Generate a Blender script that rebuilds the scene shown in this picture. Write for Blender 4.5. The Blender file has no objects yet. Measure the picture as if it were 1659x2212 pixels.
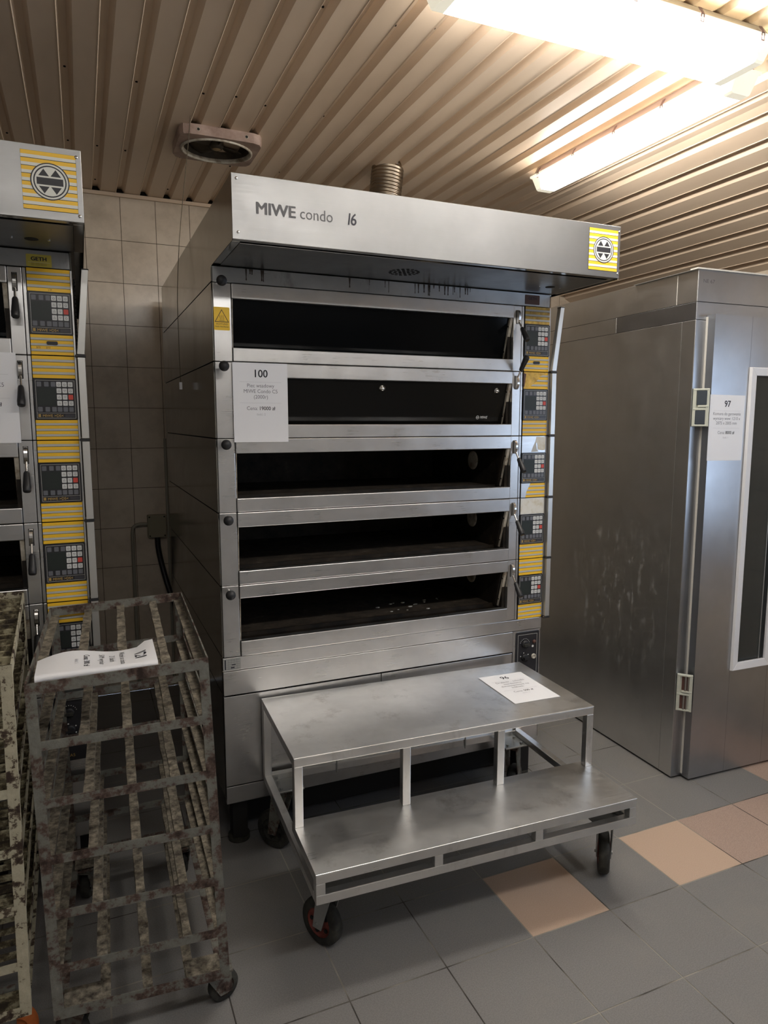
import bpy, bmesh, math, random
from mathutils import Vector, Matrix
random.seed(7)
SC = bpy.context.scene
C = SC.collection
PI = math.pi

# ---------------------------------------------------------------- camera
cam_d = bpy.data.cameras.new('camera')
cam = bpy.data.objects.new('camera', cam_d)
C.objects.link(cam)
SC.camera = cam
YAW, PIT, FPX = -0.4081, -0.1288, 1501.3
cam_d.sensor_fit = 'VERTICAL'
cam_d.sensor_height = 36.0
cam_d.lens = 36.0 * FPX / 2212.0
cam_d.clip_start = 0.05
cam_d.clip_end = 60
cam.location = (-0.4596, -2.6482, 1.7226)
cam.rotation_euler = (PI / 2 + PIT, 0, YAW)

# ---------------------------------------------------------------- world and exposure
SC.view_settings.view_transform = 'Standard'
SC.view_settings.look = 'None'
SC.view_settings.exposure = 1.5
SC.view_settings.gamma = 1.0
SC.view_settings.use_curve_mapping = False
W = bpy.data.worlds.new('world')
SC.world = W
W.use_nodes = True
bg = W.node_tree.nodes['Background']
bg.inputs[0].default_value = (0.62, 0.77, 1.0, 1)
bg.inputs[1].default_value = 1.2
LAMP_E = 9.0        # radiance of the lamp diffusers over the ovens
LAMP_B = 6.8        # the lamps further back in the room

# ---------------------------------------------------------------- materials
def mat(name, color=(0.5, 0.5, 0.5), rough=0.5, metal=0.0, emit=None, estr=0.0, spec=None, trans=0.0, ior=1.45, coat=0.0):
    m = bpy.data.materials.new(name)
    m.use_nodes = True
    b = m.node_tree.nodes['Principled BSDF']
    b.inputs['Base Color'].default_value = (*color, 1)
    b.inputs['Roughness'].default_value = rough
    b.inputs['Metallic'].default_value = metal
    b.inputs['IOR'].default_value = ior
    if spec is not None: b.inputs['Specular IOR Level'].default_value = spec
    if trans: b.inputs['Transmission Weight'].default_value = trans
    if coat: b.inputs['Coat Weight'].default_value = coat
    if emit:
        b.inputs['Emission Color'].default_value = (*emit, 1)
        b.inputs['Emission Strength'].default_value = estr
    return m

def nd(m, t, **kw):
    n = m.node_tree.nodes.new(t)
    for k, v in kw.items():
        setattr(n, k, v)
    return n

def lk(m, a, b):
    m.node_tree.links.new(a, b)

def noise(m, scale=(1, 1, 1), s=5.0, detail=3.0, rough=0.6, coords='Object'):
    tc = nd(m, 'ShaderNodeTexCoord')
    mp = nd(m, 'ShaderNodeMapping')
    mp.inputs['Scale'].default_value = scale
    lk(m, tc.outputs[coords], mp.inputs['Vector'])
    n = nd(m, 'ShaderNodeTexNoise')
    n.inputs['Scale'].default_value = s
    n.inputs['Detail'].default_value = detail
    n.inputs['Roughness'].default_value = rough
    lk(m, mp.outputs[0], n.inputs['Vector'])
    return n.outputs['Fac']

def ramp(m, fac, stops):
    r = nd(m, 'ShaderNodeValToRGB')
    e = r.color_ramp.elements
    while len(e) < len(stops): e.new(0.5)
    for i, (p, c) in enumerate(stops):
        e[i].position = p
        e[i].color = (*c, 1) if len(c) == 3 else c
    lk(m, fac, r.inputs[0])
    return r.outputs[0]

def g3(v): return (v, v, v)

def mixc(m, fac, a, b, mode='MIX'):
    x = nd(m, 'ShaderNodeMix', data_type='RGBA', blend_type=mode)
    for sock, v in ((x.inputs[0], fac), (x.inputs[6], a), (x.inputs[7], b)):
        if hasattr(v, 'links'): lk(m, v, sock)
        elif isinstance(v, (int, float)): sock.default_value = v
        else: sock.default_value = (*v, 1)
    return x.outputs[2]

def bump(m, h, strength=0.2, dist=0.01):
    b = nd(m, 'ShaderNodeBump')
    b.inputs['Strength'].default_value = strength
    b.inputs['Distance'].default_value = dist
    lk(m, h, b.inputs['Height'])
    lk(m, b.outputs[0], m.node_tree.nodes['Principled BSDF'].inputs['Normal'])

def P(m): return m.node_tree.nodes['Principled BSDF'].inputs

def steel(name, col=(0.56, 0.56, 0.55), rough=(0.26, 0.42), grain=(3, 3, 260), bstr=0.05, blotch=0.12, metal=1.0, stain=None):
    m = mat(name, col, 0.3, metal)
    fine = noise(m, grain, 2.0, 2.0)
    big = noise(m, (1, 1, 1), 3.1, 4.0, 0.65)
    c = mixc(m, ramp(m, big, [(0.3, g3(0)), (0.7, g3(1))]), tuple(x * (1 - blotch) for x in col), tuple(min(1, x * (1 + blotch)) for x in col))
    if stain:
        st = noise(m, (1.3, 1.3, 0.5), 6.0, 5.0, 0.7)
        c = mixc(m, ramp(m, st, [(0.56, g3(0)), (0.74, g3(stain[1]))]), c, stain[0])
    lk(m, c, P(m)['Base Color'])
    mid = noise(m, (1, 1, 1), 9.0, 3.0)
    mr = nd(m, 'ShaderNodeMath', operation='ADD')
    m1 = nd(m, 'ShaderNodeMath', operation='MULTIPLY'); m1.inputs[1].default_value = 0.5; lk(m, fine, m1.inputs[0])
    m2 = nd(m, 'ShaderNodeMath', operation='MULTIPLY'); m2.inputs[1].default_value = 0.5; lk(m, mid, m2.inputs[0])
    lk(m, m1.outputs[0], mr.inputs[0]); lk(m, m2.outputs[0], mr.inputs[1])
    rr = nd(m, 'ShaderNodeMapRange')
    rr.inputs[1].default_value = 0.3; rr.inputs[2].default_value = 0.7
    rr.inputs[3].default_value = rough[0]; rr.inputs[4].default_value = rough[1]
    lk(m, mr.outputs[0], rr.inputs[0])
    lk(m, rr.outputs[0], P(m)['Roughness'])
    if bstr: bump(m, fine, bstr, 0.002)
    return m

def crust(name, stops, s=28.0, bstr=0.6, rough=0.75, metal=0.0, stretch=(1, 1, 1)):
    m = mat(name, (0.3, 0.3, 0.28), rough, metal)
    f = noise(m, stretch, s, 6.0, 0.7)
    lk(m, ramp(m, f, stops), P(m)['Base Color'])
    bump(m, f, bstr, 0.004)
    return m

M = {}
M['steel'] = steel('brushed_steel', (0.60, 0.60, 0.60), (0.24, 0.40))
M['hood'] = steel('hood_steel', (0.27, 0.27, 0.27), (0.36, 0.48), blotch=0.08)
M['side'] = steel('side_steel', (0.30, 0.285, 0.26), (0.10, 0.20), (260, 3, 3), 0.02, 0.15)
M['cart'] = steel('cart_steel', (0.78, 0.78, 0.77), (0.26, 0.42), (3, 180, 180), 0.05, 0.14, stain=((0.30, 0.28, 0.25), 0.5))
M['proof'] = steel('chamber_steel', (0.66, 0.655, 0.64), (0.30, 0.42), (3, 3, 200), 0.015, 0.06, stain=((0.42, 0.41, 0.40), 0.12))
m = M['proof']
tc_ = nd(m, 'ShaderNodeTexCoord'); mp_ = nd(m, 'ShaderNodeMapping'); mp_.inputs['Location'].default_value = (0, -0.50 / 0.55, -0.82 / 0.55); mp_.inputs['Scale'].default_value = (1, 1 / 0.55, 1 / 0.55)
lk(m, tc_.outputs['Object'], mp_.inputs['Vector'])
gs_ = nd(m, 'ShaderNodeTexGradient', gradient_type='SPHERICAL'); lk(m, mp_.outputs[0], gs_.inputs[0])
sc_ = ramp(m, noise(m, (1, 1.6, 0.7), 13.0, 8.0, 0.78), [(0.54, g3(0)), (0.66, g3(1))])
mk_ = nd(m, 'ShaderNodeMath', operation='MULTIPLY'); lk(m, gs_.outputs['Fac'], mk_.inputs[0]); lk(m, sc_, mk_.inputs[1])
inv_ = nd(m, 'ShaderNodeMath', operation='MULTIPLY_ADD'); inv_.inputs[1].default_value = -0.75; inv_.inputs[2].default_value = 1.0
lk(m, mk_.outputs[0], inv_.inputs[0]); lk(m, inv_.outputs[0], P(m)['Metallic'])
M['proofdoor'] = steel('door_steel', (0.42, 0.43, 0.45), (0.28, 0.40), (200, 200, 3), 0.03, 0.08)
M['fascia'] = steel('fascia_steel', (0.40, 0.41, 0.42), (0.25, 0.45), blotch=0.2, stain=((0.10, 0.08, 0.06), 0.8))
M['drip'] = mat('grease_drip', (0.035, 0.022, 0.014), 0.35)
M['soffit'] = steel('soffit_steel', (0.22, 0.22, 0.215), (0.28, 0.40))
M['chrome'] = mat('chrome', (0.72, 0.71, 0.69), 0.18, 1.0)
M['zinc'] = steel('zinc_plate', (0.42, 0.43, 0.42), (0.35, 0.55), (3, 3, 3), 0.1, 0.25, 0.8)
M['black'] = mat('black_plastic', (0.018, 0.018, 0.02), 0.42)
M['ball'] = mat('knob_black', (0.02, 0.02, 0.022), 0.5)
M['gap'] = mat('dark_gap', (0.012, 0.011, 0.010), 0.8)
M['chamber'] = crust('scorched_steel', [(0.35, (0.008, 0.007, 0.006)), (0.6, (0.030, 0.022, 0.015)), (0.8, (0.07, 0.052, 0.035))], 14.0, 0.3, 0.6, 0.3)
M['stone'] = crust('baking_stone', [(0.35, (0.03, 0.024, 0.018)), (0.62, (0.09, 0.068, 0.048)), (0.8, (0.25, 0.22, 0.17))], 18.0, 0.4, 0.8)
M['glass'] = mat('oven_glass', (0.004, 0.0045, 0.005), 0.08, 0.0, spec=0.12)
M['glass2'] = mat('oven_glass_hazy', (0.008, 0.0078, 0.0072), 0.12, 0.0, spec=0.3)
M['trimdirty'] = crust('dirty_trim', [(0.35, (0.20, 0.15, 0.10)), (0.5, (0.42, 0.38, 0.31)), (0.7, (0.6, 0.57, 0.50))], 20.0, 0.2, 0.5)
M['yellow'] = mat('panel_yellow', (0.83, 0.50, 0.03), 0.42)
M['yellowdirty'] = crust('stained_yellow', [(0.35, (0.35, 0.20, 0.04)), (0.52, (0.62, 0.40, 0.07)), (0.7, (0.80, 0.52, 0.12))], 22.0, 0.05, 0.45)
M['grey'] = mat('panel_grey', (0.47, 0.47, 0.44), 0.42)
M['line'] = mat('panel_line', (0.02, 0.02, 0.022), 0.5)
M['panel'] = mat('control_black', (0.022, 0.022, 0.026), 0.32)
M['keyw'] = mat('key_white', (0.60, 0.61, 0.60), 0.45)
M['keyg'] = mat('key_grey', (0.13, 0.135, 0.15), 0.45)
M['keyr'] = mat('key_red', (0.55, 0.07, 0.05), 0.45)
M['display'] = mat('display_window', (0.016, 0.022, 0.020), 0.45)
M['gold'] = mat('gold_print', (0.55, 0.36, 0.10), 0.5)
M['ink'] = mat('ink', (0.02, 0.02, 0.03), 0.6)
M['inklight'] = mat('thin_ink', (0.14, 0.14, 0.17), 0.6)
M['inkgrey'] = mat('grey_print', (0.10, 0.10, 0.105), 0.5)
M['inkfaint'] = mat('faint_ink', (0.42, 0.42, 0.46), 0.6)
M['white'] = mat('white_print', (0.75, 0.75, 0.72), 0.5)
M['paper'] = mat('paper', (0.80, 0.81, 0.84), 0.55)
M['warn'] = mat('warning_yellow', (0.80, 0.50, 0.02), 0.45)
M['geth'] = mat('brass_label', (0.52, 0.42, 0.07), 0.4)
M['gethbrown'] = mat('brown_label', (0.10, 0.045, 0.035), 0.5)
M['emblem'] = mat('emblem_ground', (0.68, 0.68, 0.62), 0.45)
M['dark'] = mat('emblem_dark', (0.025, 0.025, 0.03), 0.5)
M['patch'] = crust('torn_sticker', [(0.4, (0.55, 0.50, 0.38)), (0.5, (0.66, 0.65, 0.60)), (0.7, (0.70, 0.70, 0.68))], 9.0, 0.05, 0.7)
M['alu'] = mat('aluminium', (0.62, 0.62, 0.60), 0.38, 0.9)
M['rack'] = crust('crusted_grey_paint', [(0.34, (0.025, 0.014, 0.010)), (0.45, (0.090, 0.058, 0.046)), (0.51, (0.145, 0.142, 0.122)), (0.66, (0.185, 0.188, 0.165)), (0.80, (0.36, 0.32, 0.25))], 22.0, 0.7, 0.7)
M['rail'] = crust('dough_crusted_rail', [(0.32, (0.035, 0.028, 0.021)), (0.46, (0.13, 0.113, 0.086)), (0.60, (0.26, 0.23, 0.175)), (0.76, (0.42, 0.37, 0.285))], 40.0, 1.0, 0.85, stretch=(1, 1, 1))
M['cream'] = crust('flaking_cream_paint', [(0.38, (0.035, 0.02, 0.014)), (0.44, (0.10, 0.075, 0.05)), (0.47, (0.40, 0.37, 0.27)), (0.8, (0.52, 0.49, 0.37))], 20.0, 0.8, 0.7)
M['creamrail'] = crust('flaking_cream_rung', [(0.40, (0.03, 0.022, 0.014)), (0.50, (0.11, 0.09, 0.05)), (0.60, (0.36, 0.33, 0.22)), (0.8, (0.45, 0.42, 0.30))], 26.0, 1.0, 0.8)
M['rubber'] = crust('worn_rubber', [(0.4, (0.018, 0.018, 0.016)), (0.6, (0.045, 0.043, 0.036)), (0.8, (0.10, 0.10, 0.085))], 20.0, 0.2, 0.7)
M['redhub'] = crust('rusty_red_hub', [(0.4, (0.10, 0.02, 0.015)), (0.6, (0.25, 0.06, 0.045)), (0.8, (0.3, 0.12, 0.08))], 20.0, 0.3, 0.6)
M['orange'] = crust('orange_wheel', [(0.3, (0.32, 0.10, 0.03)), (0.6, (0.62, 0.17, 0.04)), (0.8, (0.70, 0.24, 0.08))], 7.0, 0.1, 0.5)
M['pvc'] = mat('white_pvc', (0.78, 0.79, 0.82), 0.32)
M['gasket'] = mat('white_gasket', (0.62, 0.60, 0.55), 0.5)
M['hinge'] = mat('hinge_plastic', (0.52, 0.54, 0.47), 0.45)
M['hingedark'] = mat('hinge_cover', (0.045, 0.055, 0.07), 0.4)
M['hingesteel'] = mat('hinge_pin', (0.35, 0.33, 0.30), 0.4, 0.8)
M['pane'] = mat('door_pane', (0.03, 0.035, 0.035), 0.05, spec=0.6)
M['box'] = mat('junction_plastic', (0.30, 0.27, 0.19), 0.6)
M['pipe'] = mat('painted_conduit', (0.33, 0.31, 0.25), 0.55)
M['hose'] = mat('black_hose', (0.012, 0.012, 0.013), 0.45)
M['cord'] = mat('cord', (0.10, 0.08, 0.05), 0.7)
M['fan'] = crust('greasy_fan_plastic', [(0.3, (0.22, 0.14, 0.11)), (0.6, (0.42, 0.31, 0.26)), (0.8, (0.50, 0.40, 0.34))], 7.0, 0.1, 0.55)
M['fandark'] = crust('greasy_fan_inside', [(0.3, (0.02, 0.016, 0.01)), (0.6, (0.06, 0.045, 0.03)), (0.8, (0.13, 0.10, 0.06))], 9.0, 0.2, 0.6)
M['fanhub'] = mat('fan_hub', (0.32, 0.23, 0.12), 0.6)
M['duct'] = steel('duct_foil', (0.30, 0.25, 0.19), (0.22, 0.40), (3, 3, 60), 0.2, 0.35)
M['lamp_house'] = mat('lamp_housing', (0.40, 0.30, 0.26), 0.6)
M['lamp_house2'] = mat('lamp_housing_cream', (0.45, 0.40, 0.30), 0.6)
M['clip'] = mat('lamp_clip', (0.22, 0.15, 0.14), 0.5, 0.6)
M['lamp'] = mat('lamp_diffuser', (0.9, 0.9, 0.9), 0.4, emit=(1.0, 0.95, 0.88), estr=LAMP_E)
M['lampside'] = mat('lamp_diffuser_flank', (0.9, 0.9, 0.9), 0.4, emit=(1.0, 0.95, 0.88), estr=LAMP_E * 1.2)
M['flankwarm'] = mat('lamp_flank_warm', (0.9, 0.9, 0.9), 0.4, emit=(1.0, 0.97, 0.93), estr=LAMP_B * 2.2)
M['lampwarm'] = mat('lamp_diffuser_warm', (0.9, 0.9, 0.9), 0.4, emit=(1.0, 0.97, 0.93), estr=LAMP_B)
M['lampback'] = mat('lamp_diffuser_cool', (0.9, 0.9, 0.9), 0.4, emit=(0.90, 0.95, 1.0), estr=LAMP_B)
M['lamp_end'] = mat('lamp_end_plastic', (0.80, 0.78, 0.66), 0.35, emit=(1.0, 0.93, 0.75), estr=0.22)

# floor
def tile_mat(name, a, b, speck, dirt, rough=0.55):
    m = mat(name, a, rough)
    fine = noise(m, (1, 1, 1), 260.0, 2.0)
    c = mixc(m, ramp(m, fine, [(0.35, g3(0)), (0.65, g3(1))]), a, b)
    big = noise(m, (1, 1, 1), 1.7, 5.0, 0.7)
    c = mixc(m, ramp(m, big, [(0.52, g3(0)), (0.75, g3(dirt))]), c, (0.27, 0.25, 0.22))
    if speck:
        sp = noise(m, (1, 1, 1), 420.0, 1.0)
        c = mixc(m, ramp(m, sp, [(0.58, g3(0)), (0.64, g3(1))]), c, speck)
    lk(m, c, P(m)['Base Color'])
    bump(m, fine, 0.05, 0.001)
    return m
M['tile'] = tile_mat('grey_floor_tile', (0.175, 0.170, 0.165), (0.225, 0.219, 0.212), None, 0.35)
M['beige'] = tile_mat('beige_floor_tile', (0.50, 0.365, 0.27), (0.55, 0.41, 0.31), None, 0.08)
M['speckle'] = tile_mat('speckled_floor_tile', (0.40, 0.29, 0.235), (0.46, 0.345, 0.28), (0.22, 0.15, 0.125), 0.05)
m = mat('floor_grout', (0.3, 0.28, 0.24), 0.85); M['grout'] = m
lk(m, ramp(m, noise(m, (1, 1, 1), 1.6, 4.0), [(0.42, (0.05, 0.045, 0.04)), (0.55, (0.34, 0.32, 0.27))]), P(m)['Base Color'])
# wall tile
m = mat('wall_tile', (0.62, 0.55, 0.48), 0.20); M['walltile'] = m
c = ramp(m, noise(m, (1, 1, 1), 5.0, 6.0, 0.65), [(0.30, (0.50, 0.425, 0.335)), (0.55, (0.66, 0.57, 0.46)), (0.75, (0.71, 0.62, 0.51))])
lk(m, c, P(m)['Base Color'])
M['wallgrout'] = mat('wall_grout', (0.10, 0.075, 0.05), 0.9)
M['plaster'] = mat('plaster_wall', (0.62, 0.62, 0.61), 0.8)
m = mat('ceiling_sheet', (0.55, 0.46, 0.38), 0.42); M['ceiling'] = m
lk(m, ramp(m, noise(m, (1, 0.35, 1), 1.1, 5.0, 0.65), [(0.30, (0.60, 0.465, 0.335)), (0.55, (0.75, 0.60, 0.455)), (0.8, (0.82, 0.675, 0.53))]), P(m)['Base Color'])
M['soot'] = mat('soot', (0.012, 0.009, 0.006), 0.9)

# ---------------------------------------------------------------- mesh building
class MB:
    def __init__(s): s.v = []; s.f = []; s.m = []; s.sm = []; s.mats = []
    def mi(s, m):
        m = M[m] if isinstance(m, str) else m
        if m not in s.mats: s.mats.append(m)
        return s.mats.index(m)
    def add(s, vs, fs, m, smooth=False, xf=None):
        b = len(s.v)
        s.v += [tuple(xf(Vector(p))) if xf else tuple(p) for p in vs]
        i = s.mi(m)
        for f in fs:
            s.f.append([b + k for k in f]); s.m.append(i); s.sm.append(smooth)
        return s
    def box(s, x0, x1, y0, y1, z0, z1, m, xf=None):
        vs = [(x, y, z) for z in (z0, z1) for y in (y0, y1) for x in (x0, x1)]
        return s.add(vs, [(0, 2, 3, 1), (4, 5, 7, 6), (0, 1, 5, 4), (2, 6, 7, 3), (0, 4, 6, 2), (1, 3, 7, 5)], m, xf=xf)
    def bar(s, a, b, w, h, m, up=(0, 0, 1)):
        a = Vector(a); b = Vector(b); d = (b - a).normalized(); u = Vector(up)
        if abs(d.dot(u)) > 0.99: u = Vector((0, 1, 0))
        r = d.cross(u).normalized(); u = r.cross(d)
        vs = [p + r * sx * w / 2 + u * sz * h / 2 for p in (a, b) for sz in (-1, 1) for sx in (-1, 1)]
        return s.add(vs, [(0, 1, 3, 2), (4, 6, 7, 5), (0, 4, 5, 1), (2, 3, 7, 6), (0, 2, 6, 4), (1, 5, 7, 3)], m)
    def cyl(s, a, b, r, m, n=20, r2=None, caps=True, smooth=True):
        a = Vector(a); b = Vector(b); d = (b - a).normalized()
        u = Vector((0, 0, 1)) if abs(d.z) < 0.9 else Vector((1, 0, 0))
        e = d.cross(u).normalized(); f = d.cross(e)
        r2 = r if r2 is None else r2
        vs = [a + (e * math.cos(t) + f * math.sin(t)) * r for t in [2 * PI * k / n for k in range(n)]]
        vs += [b + (e * math.cos(t) + f * math.sin(t)) * r2 for t in [2 * PI * k / n for k in range(n)]]
        s.add(vs, [(k, (k + 1) % n, n + (k + 1) % n, n + k) for k in range(n)], m, smooth)
        if caps: s.add(vs, [tuple(range(n))[::-1], tuple(range(n, 2 * n))], m)
        return s
    def lathe(s, o, ax, prof, m, n=28, smooth=True):
        o = Vector(o); d = Vector(ax).normalized()
        u = Vector((0, 0, 1)) if abs(d.z) < 0.9 else Vector((1, 0, 0))
        e = d.cross(u).normalized(); f = d.cross(e)
        vs = []
        for (r, h) in prof:
            vs += [o + d * h + (e * math.cos(2 * PI * k / n) + f * math.sin(2 * PI * k / n)) * r for k in range(n)]
        fs = [(i * n + k, i * n + (k + 1) % n, (i + 1) * n + (k + 1) % n, (i + 1) * n + k) for i in range(len(prof) - 1) for k in range(n)]
        return s.add(vs, fs, m, smooth)
    def ball(s, c, r, m, n=20, sc=(1, 1, 1)):
        vs = []; k2 = n // 2
        for i in range(k2 + 1):
            a = PI * i / k2
            for k in range(n):
                t = 2 * PI * k / n
                vs.append((c[0] + r * sc[0] * math.sin(a) * math.cos(t), c[1] + r * sc[1] * math.sin(a) * math.sin(t), c[2] + r * sc[2] * math.cos(a)))
        return s.add(vs, [(i * n + k, (i + 1) * n + k, (i + 1) * n + (k + 1) % n, i * n + (k + 1) % n) for i in range(k2) for k in range(n)], m, True)
    def tube(s, pts, r, m, n=10):
        pts = [Vector(p) for p in pts]
        # smooth the path (Catmull-Rom)
        q = []
        for i in range(len(pts) - 1):
            p0 = pts[max(0, i - 1)]; p1 = pts[i]; p2 = pts[i + 1]; p3 = pts[min(len(pts) - 1, i + 2)]
            for k in range(6):
                t = k / 6
                q.append(0.5 * ((2 * p1) + (p2 - p0) * t + (2 * p0 - 5 * p1 + 4 * p2 - p3) * t * t + (-p0 + 3 * p1 - 3 * p2 + p3) * t ** 3))
        q.append(pts[-1])
        vs = []; e = None
        for i, p in enumerate(q):
            d = (q[min(i + 1, len(q) - 1)] - q[max(i - 1, 0)]).normalized()
            if e is None:
                u = Vector((0, 0, 1)) if abs(d.z) < 0.9 else Vector((1, 0, 0)); e = d.cross(u).normalized()
            e = (e - d * e.dot(d)).normalized(); f = d.cross(e)
            vs += [p + (e * math.cos(2 * PI * k / n) + f * math.sin(2 * PI * k / n)) * r for k in range(n)]
        L = len(q)
        s.add(vs, [(i * n + k, i * n + (k + 1) % n, (i + 1) * n + (k + 1) % n, (i + 1) * n + k) for i in range(L - 1) for k in range(n)], m, True)
        s.add(vs, [tuple(range(n))[::-1], tuple(range((L - 1) * n, L * n))], m)
        return s
    # flat shape (polygon in plane coordinates) with a little thickness, on a plane fr = (origin, U, V, N)
    def plate(s, poly, fr, h0, h1, m):
        o, U, V, N = fr
        n = len(poly)
        vs = [o + U * a + V * b + N * h0 for a, b in poly] + [o + U * a + V * b + N * h1 for a, b in poly]
        fs = [tuple(range(n))[::-1], tuple(range(n, 2 * n))] + [(k, (k + 1) % n, n + (k + 1) % n, n + k) for k in range(n)]
        return s.add(vs, fs, m)
    def rect(s, fr, a0, a1, b0, b1, h0, h1, m):
        return s.plate([(a0, b0), (a1, b0), (a1, b1), (a0, b1)], fr, h0, h1, m)
    def ring(s, fr, ca, cb, r0, r1, h, m, n=40):
        o, U, V, N = fr
        vs = []
        for r in (r0, r1):
            vs += [o + U * (ca + r * math.cos(2 * PI * k / n)) + V * (cb + r * math.sin(2 * PI * k / n)) + N * h for k in range(n)]
        return s.add(vs, [(k, n + k, n + (k + 1) % n, (k + 1) % n) for k in range(n)], m)
    def text(s, txt, fr, a, b, size, m, h, align='CENTER', bold=0.0, sx=1.0, shear=0.0):
        vs, fs = text_mesh(txt, align, min(bold, 0.0), shear)
        o, U, V, N = fr
        offs = [(0, 0)] if bold <= 0 else [(bold * math.cos(t), bold * 0.55 * math.sin(t)) for t in [2 * PI * k / 6 for k in range(6)]]
        for q_, (ox, oy) in enumerate(offs):
            s.add([o + U * (a + (x + ox) * size * sx) + V * (b + (y + oy) * size) + N * (h + q_ * 0.00002) for x, y in vs], fs, m)
        return s
    def build(s, name, parent=None, bev=0.0, seg=1, loc=None):
        me = bpy.data.meshes.new(name)
        vs = s.v
        if loc is not None:
            vs = [(x - loc[0], y - loc[1], z - loc[2]) for x, y, z in vs]
        me.from_pydata(vs, [], s.f)
        for mm in s.mats: me.materials.append(mm)
        for p, i, sm in zip(me.polygons, s.m, s.sm):
            p.material_index = i; p.use_smooth = sm
        bm = bmesh.new(); bm.from_mesh(me)
        bmesh.ops.recalc_face_normals(bm, faces=bm.faces)
        bm.to_mesh(me); bm.free()
        me.update()
        o = bpy.data.objects.new(name, me)
        C.objects.link(o)
        if parent: o.parent = parent
        if loc is not None: o.location = loc
        if bev:
            b = o.modifiers.new('bevel', 'BEVEL'); b.width = bev; b.segments = seg; b.limit_method = 'ANGLE'; b.angle_limit = math.radians(40)
        return o

TCACHE = {}
def text_mesh(txt, align, bold, shear):
    key = (txt, align, bold, shear)
    if key not in TCACHE:
        cu = bpy.data.curves.new('t', 'FONT'); cu.body = txt; cu.align_x = align; cu.size = 1.0
        cu.offset = bold; cu.shear = shear; cu.resolution_u = 3
        ob = bpy.data.objects.new('t', cu); C.objects.link(ob)
        dg = bpy.context.evaluated_depsgraph_get(); dg.update()
        me = ob.evaluated_get(dg).to_mesh()
        vs = [(v.co.x, v.co.y) for v in me.vertices]; fs = [tuple(p.vertices) for p in me.polygons]
        bpy.data.objects.remove(ob); bpy.data.curves.remove(cu)
        TCACHE[key] = (vs, fs)
    return TCACHE[key]

def frame(o, U, V):
    U = Vector(U).normalized(); V = Vector(V).normalized()
    return (Vector(o), U, V, U.cross(V).normalized())

def tag(o, label=None, cat=None, group=None, kind=None):
    if label: o['label'] = label
    if cat: o['category'] = cat
    if group: o['group'] = group
    if kind: o['kind'] = kind
    return o

def thing(name, label, cat, loc=(0, 0, 0), rz=0.0, group=None):
    o = bpy.data.objects.new(name, None); C.objects.link(o)
    o.empty_display_size = 0.1
    o.location = loc; o.rotation_euler = (0, 0, rz)
    return tag(o, label, cat, group)

# ================================================================ the room
ZC, YW = 3.064, 1.942
XL, XR, YF = -3.0, 3.24, -5.6
XB, SL = 2.255, math.atan(0.4747)      # right of XB the ceiling slopes down
def cpath(x_, n_=0.0):
    # point of the ceiling sheet at developed distance x_, n_ above its lower face
    if x_ <= XB: return (x_, ZC + n_)
    d_ = x_ - XB
    return (XB + d_ * math.cos(SL) + n_ * math.sin(SL), ZC - d_ * math.sin(SL) + n_ * math.cos(SL))
XE = XB + (XR + 0.03 - XB) / math.cos(SL)
# floor tiles
TS, TX, TY = 0.3294, 0.851, -0.8835
fl = MB()
fl.box(XL, XR, YF, YW, -0.05, -0.0012, 'grout')
beige = {(0, 0): 'beige', (2, 0): 'beige', (3, 0): 'speckle', (4, 0): 'speckle', (5, 0): 'speckle', (5, 1): 'speckle', (6, 1): 'beige', (7, 0): 'beige', (5, -3): 'beige', (-4, -4): 'beige'}
G = 0.0022
for i in range(-12, 18):
    for j in range(-15, 9):
        x0, x1, y0, y1 = TX + i * TS + G, TX + (i + 1) * TS - G, TY + j * TS + G, TY + (j + 1) * TS - G
        x0 = max(x0, XL); x1 = min(x1, XR); y0 = max(y0, YF); y1 = min(y1, YW)
        if x1 - x0 < 0.01 or y1 - y0 < 0.01: continue
        dz = random.uniform(-0.0003, 0.0)
        fl.add([(x0, y0, dz), (x1, y0, dz), (x1, y1, dz), (x0, y1, dz)], [(0, 1, 2, 3)], beige.get((i, j), 'tile'))
tag(fl.build('floor'), kind='structure')

# back wall: tiles 20 x 25 cm
wb = MB()
wb.box(XL, XR, YW + 0.002, YW + 0.12, 0, ZC + 0.03, 'wallgrout')
wx, wz, g = -0.1823, 2.7963, 0.0016
for i in range(-15, 35):
    for j in range(-2, 13):
        x0, x1 = wx + i * 0.2 + g, wx + (i + 1) * 0.2 - g
        z1, z0 = wz - j * 0.2472 - g, wz - (j + 1) * 0.2472 + g
        x0 = max(x0, XL); x1 = min(x1, XR); z0 = max(z0, 0.0); z1 = min(z1, ZC + 0.02)
        if x1 - x0 < 0.01 or z1 - z0 < 0.01: continue
        wb.add([(x0, YW, z0), (x1, YW, z0), (x1, YW, z1), (x0, YW, z1), (x0, YW + .004, z0), (x1, YW + .004, z0), (x1, YW + .004, z1), (x0, YW + .004, z1)],
               [(0, 1, 2, 3), (0, 4, 5, 1), (3, 2, 6, 7), (0, 3, 7, 4), (1, 5, 6, 2)], 'walltile')
tag(wb.build('wall_back'), kind='structure')
for nm, bx in (('wall_left', (XL - 0.12, XL, YF, YW + 0.12)),):
    w = MB(); w.box(*bx, 0, ZC + 0.03, 'plaster'); tag(w.build(nm), kind='structure')
wr = MB()
WY0, WY1, WZ0, WZ1 = -3.1, -1.3, 1.05, 2.25
ZR = ZC - (XR - XB) * math.tan(SL)
for a in ((YF - 0.12, WY0, 0, ZR + 0.05), (WY1, YW + 0.12, 0, ZR + 0.05), (WY0, WY1, 0, WZ0), (WY0, WY1, WZ1, ZR + 0.05)):
    wr.box(XR + 0.002, XR + 0.12, *a, 'wallgrout')
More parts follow.
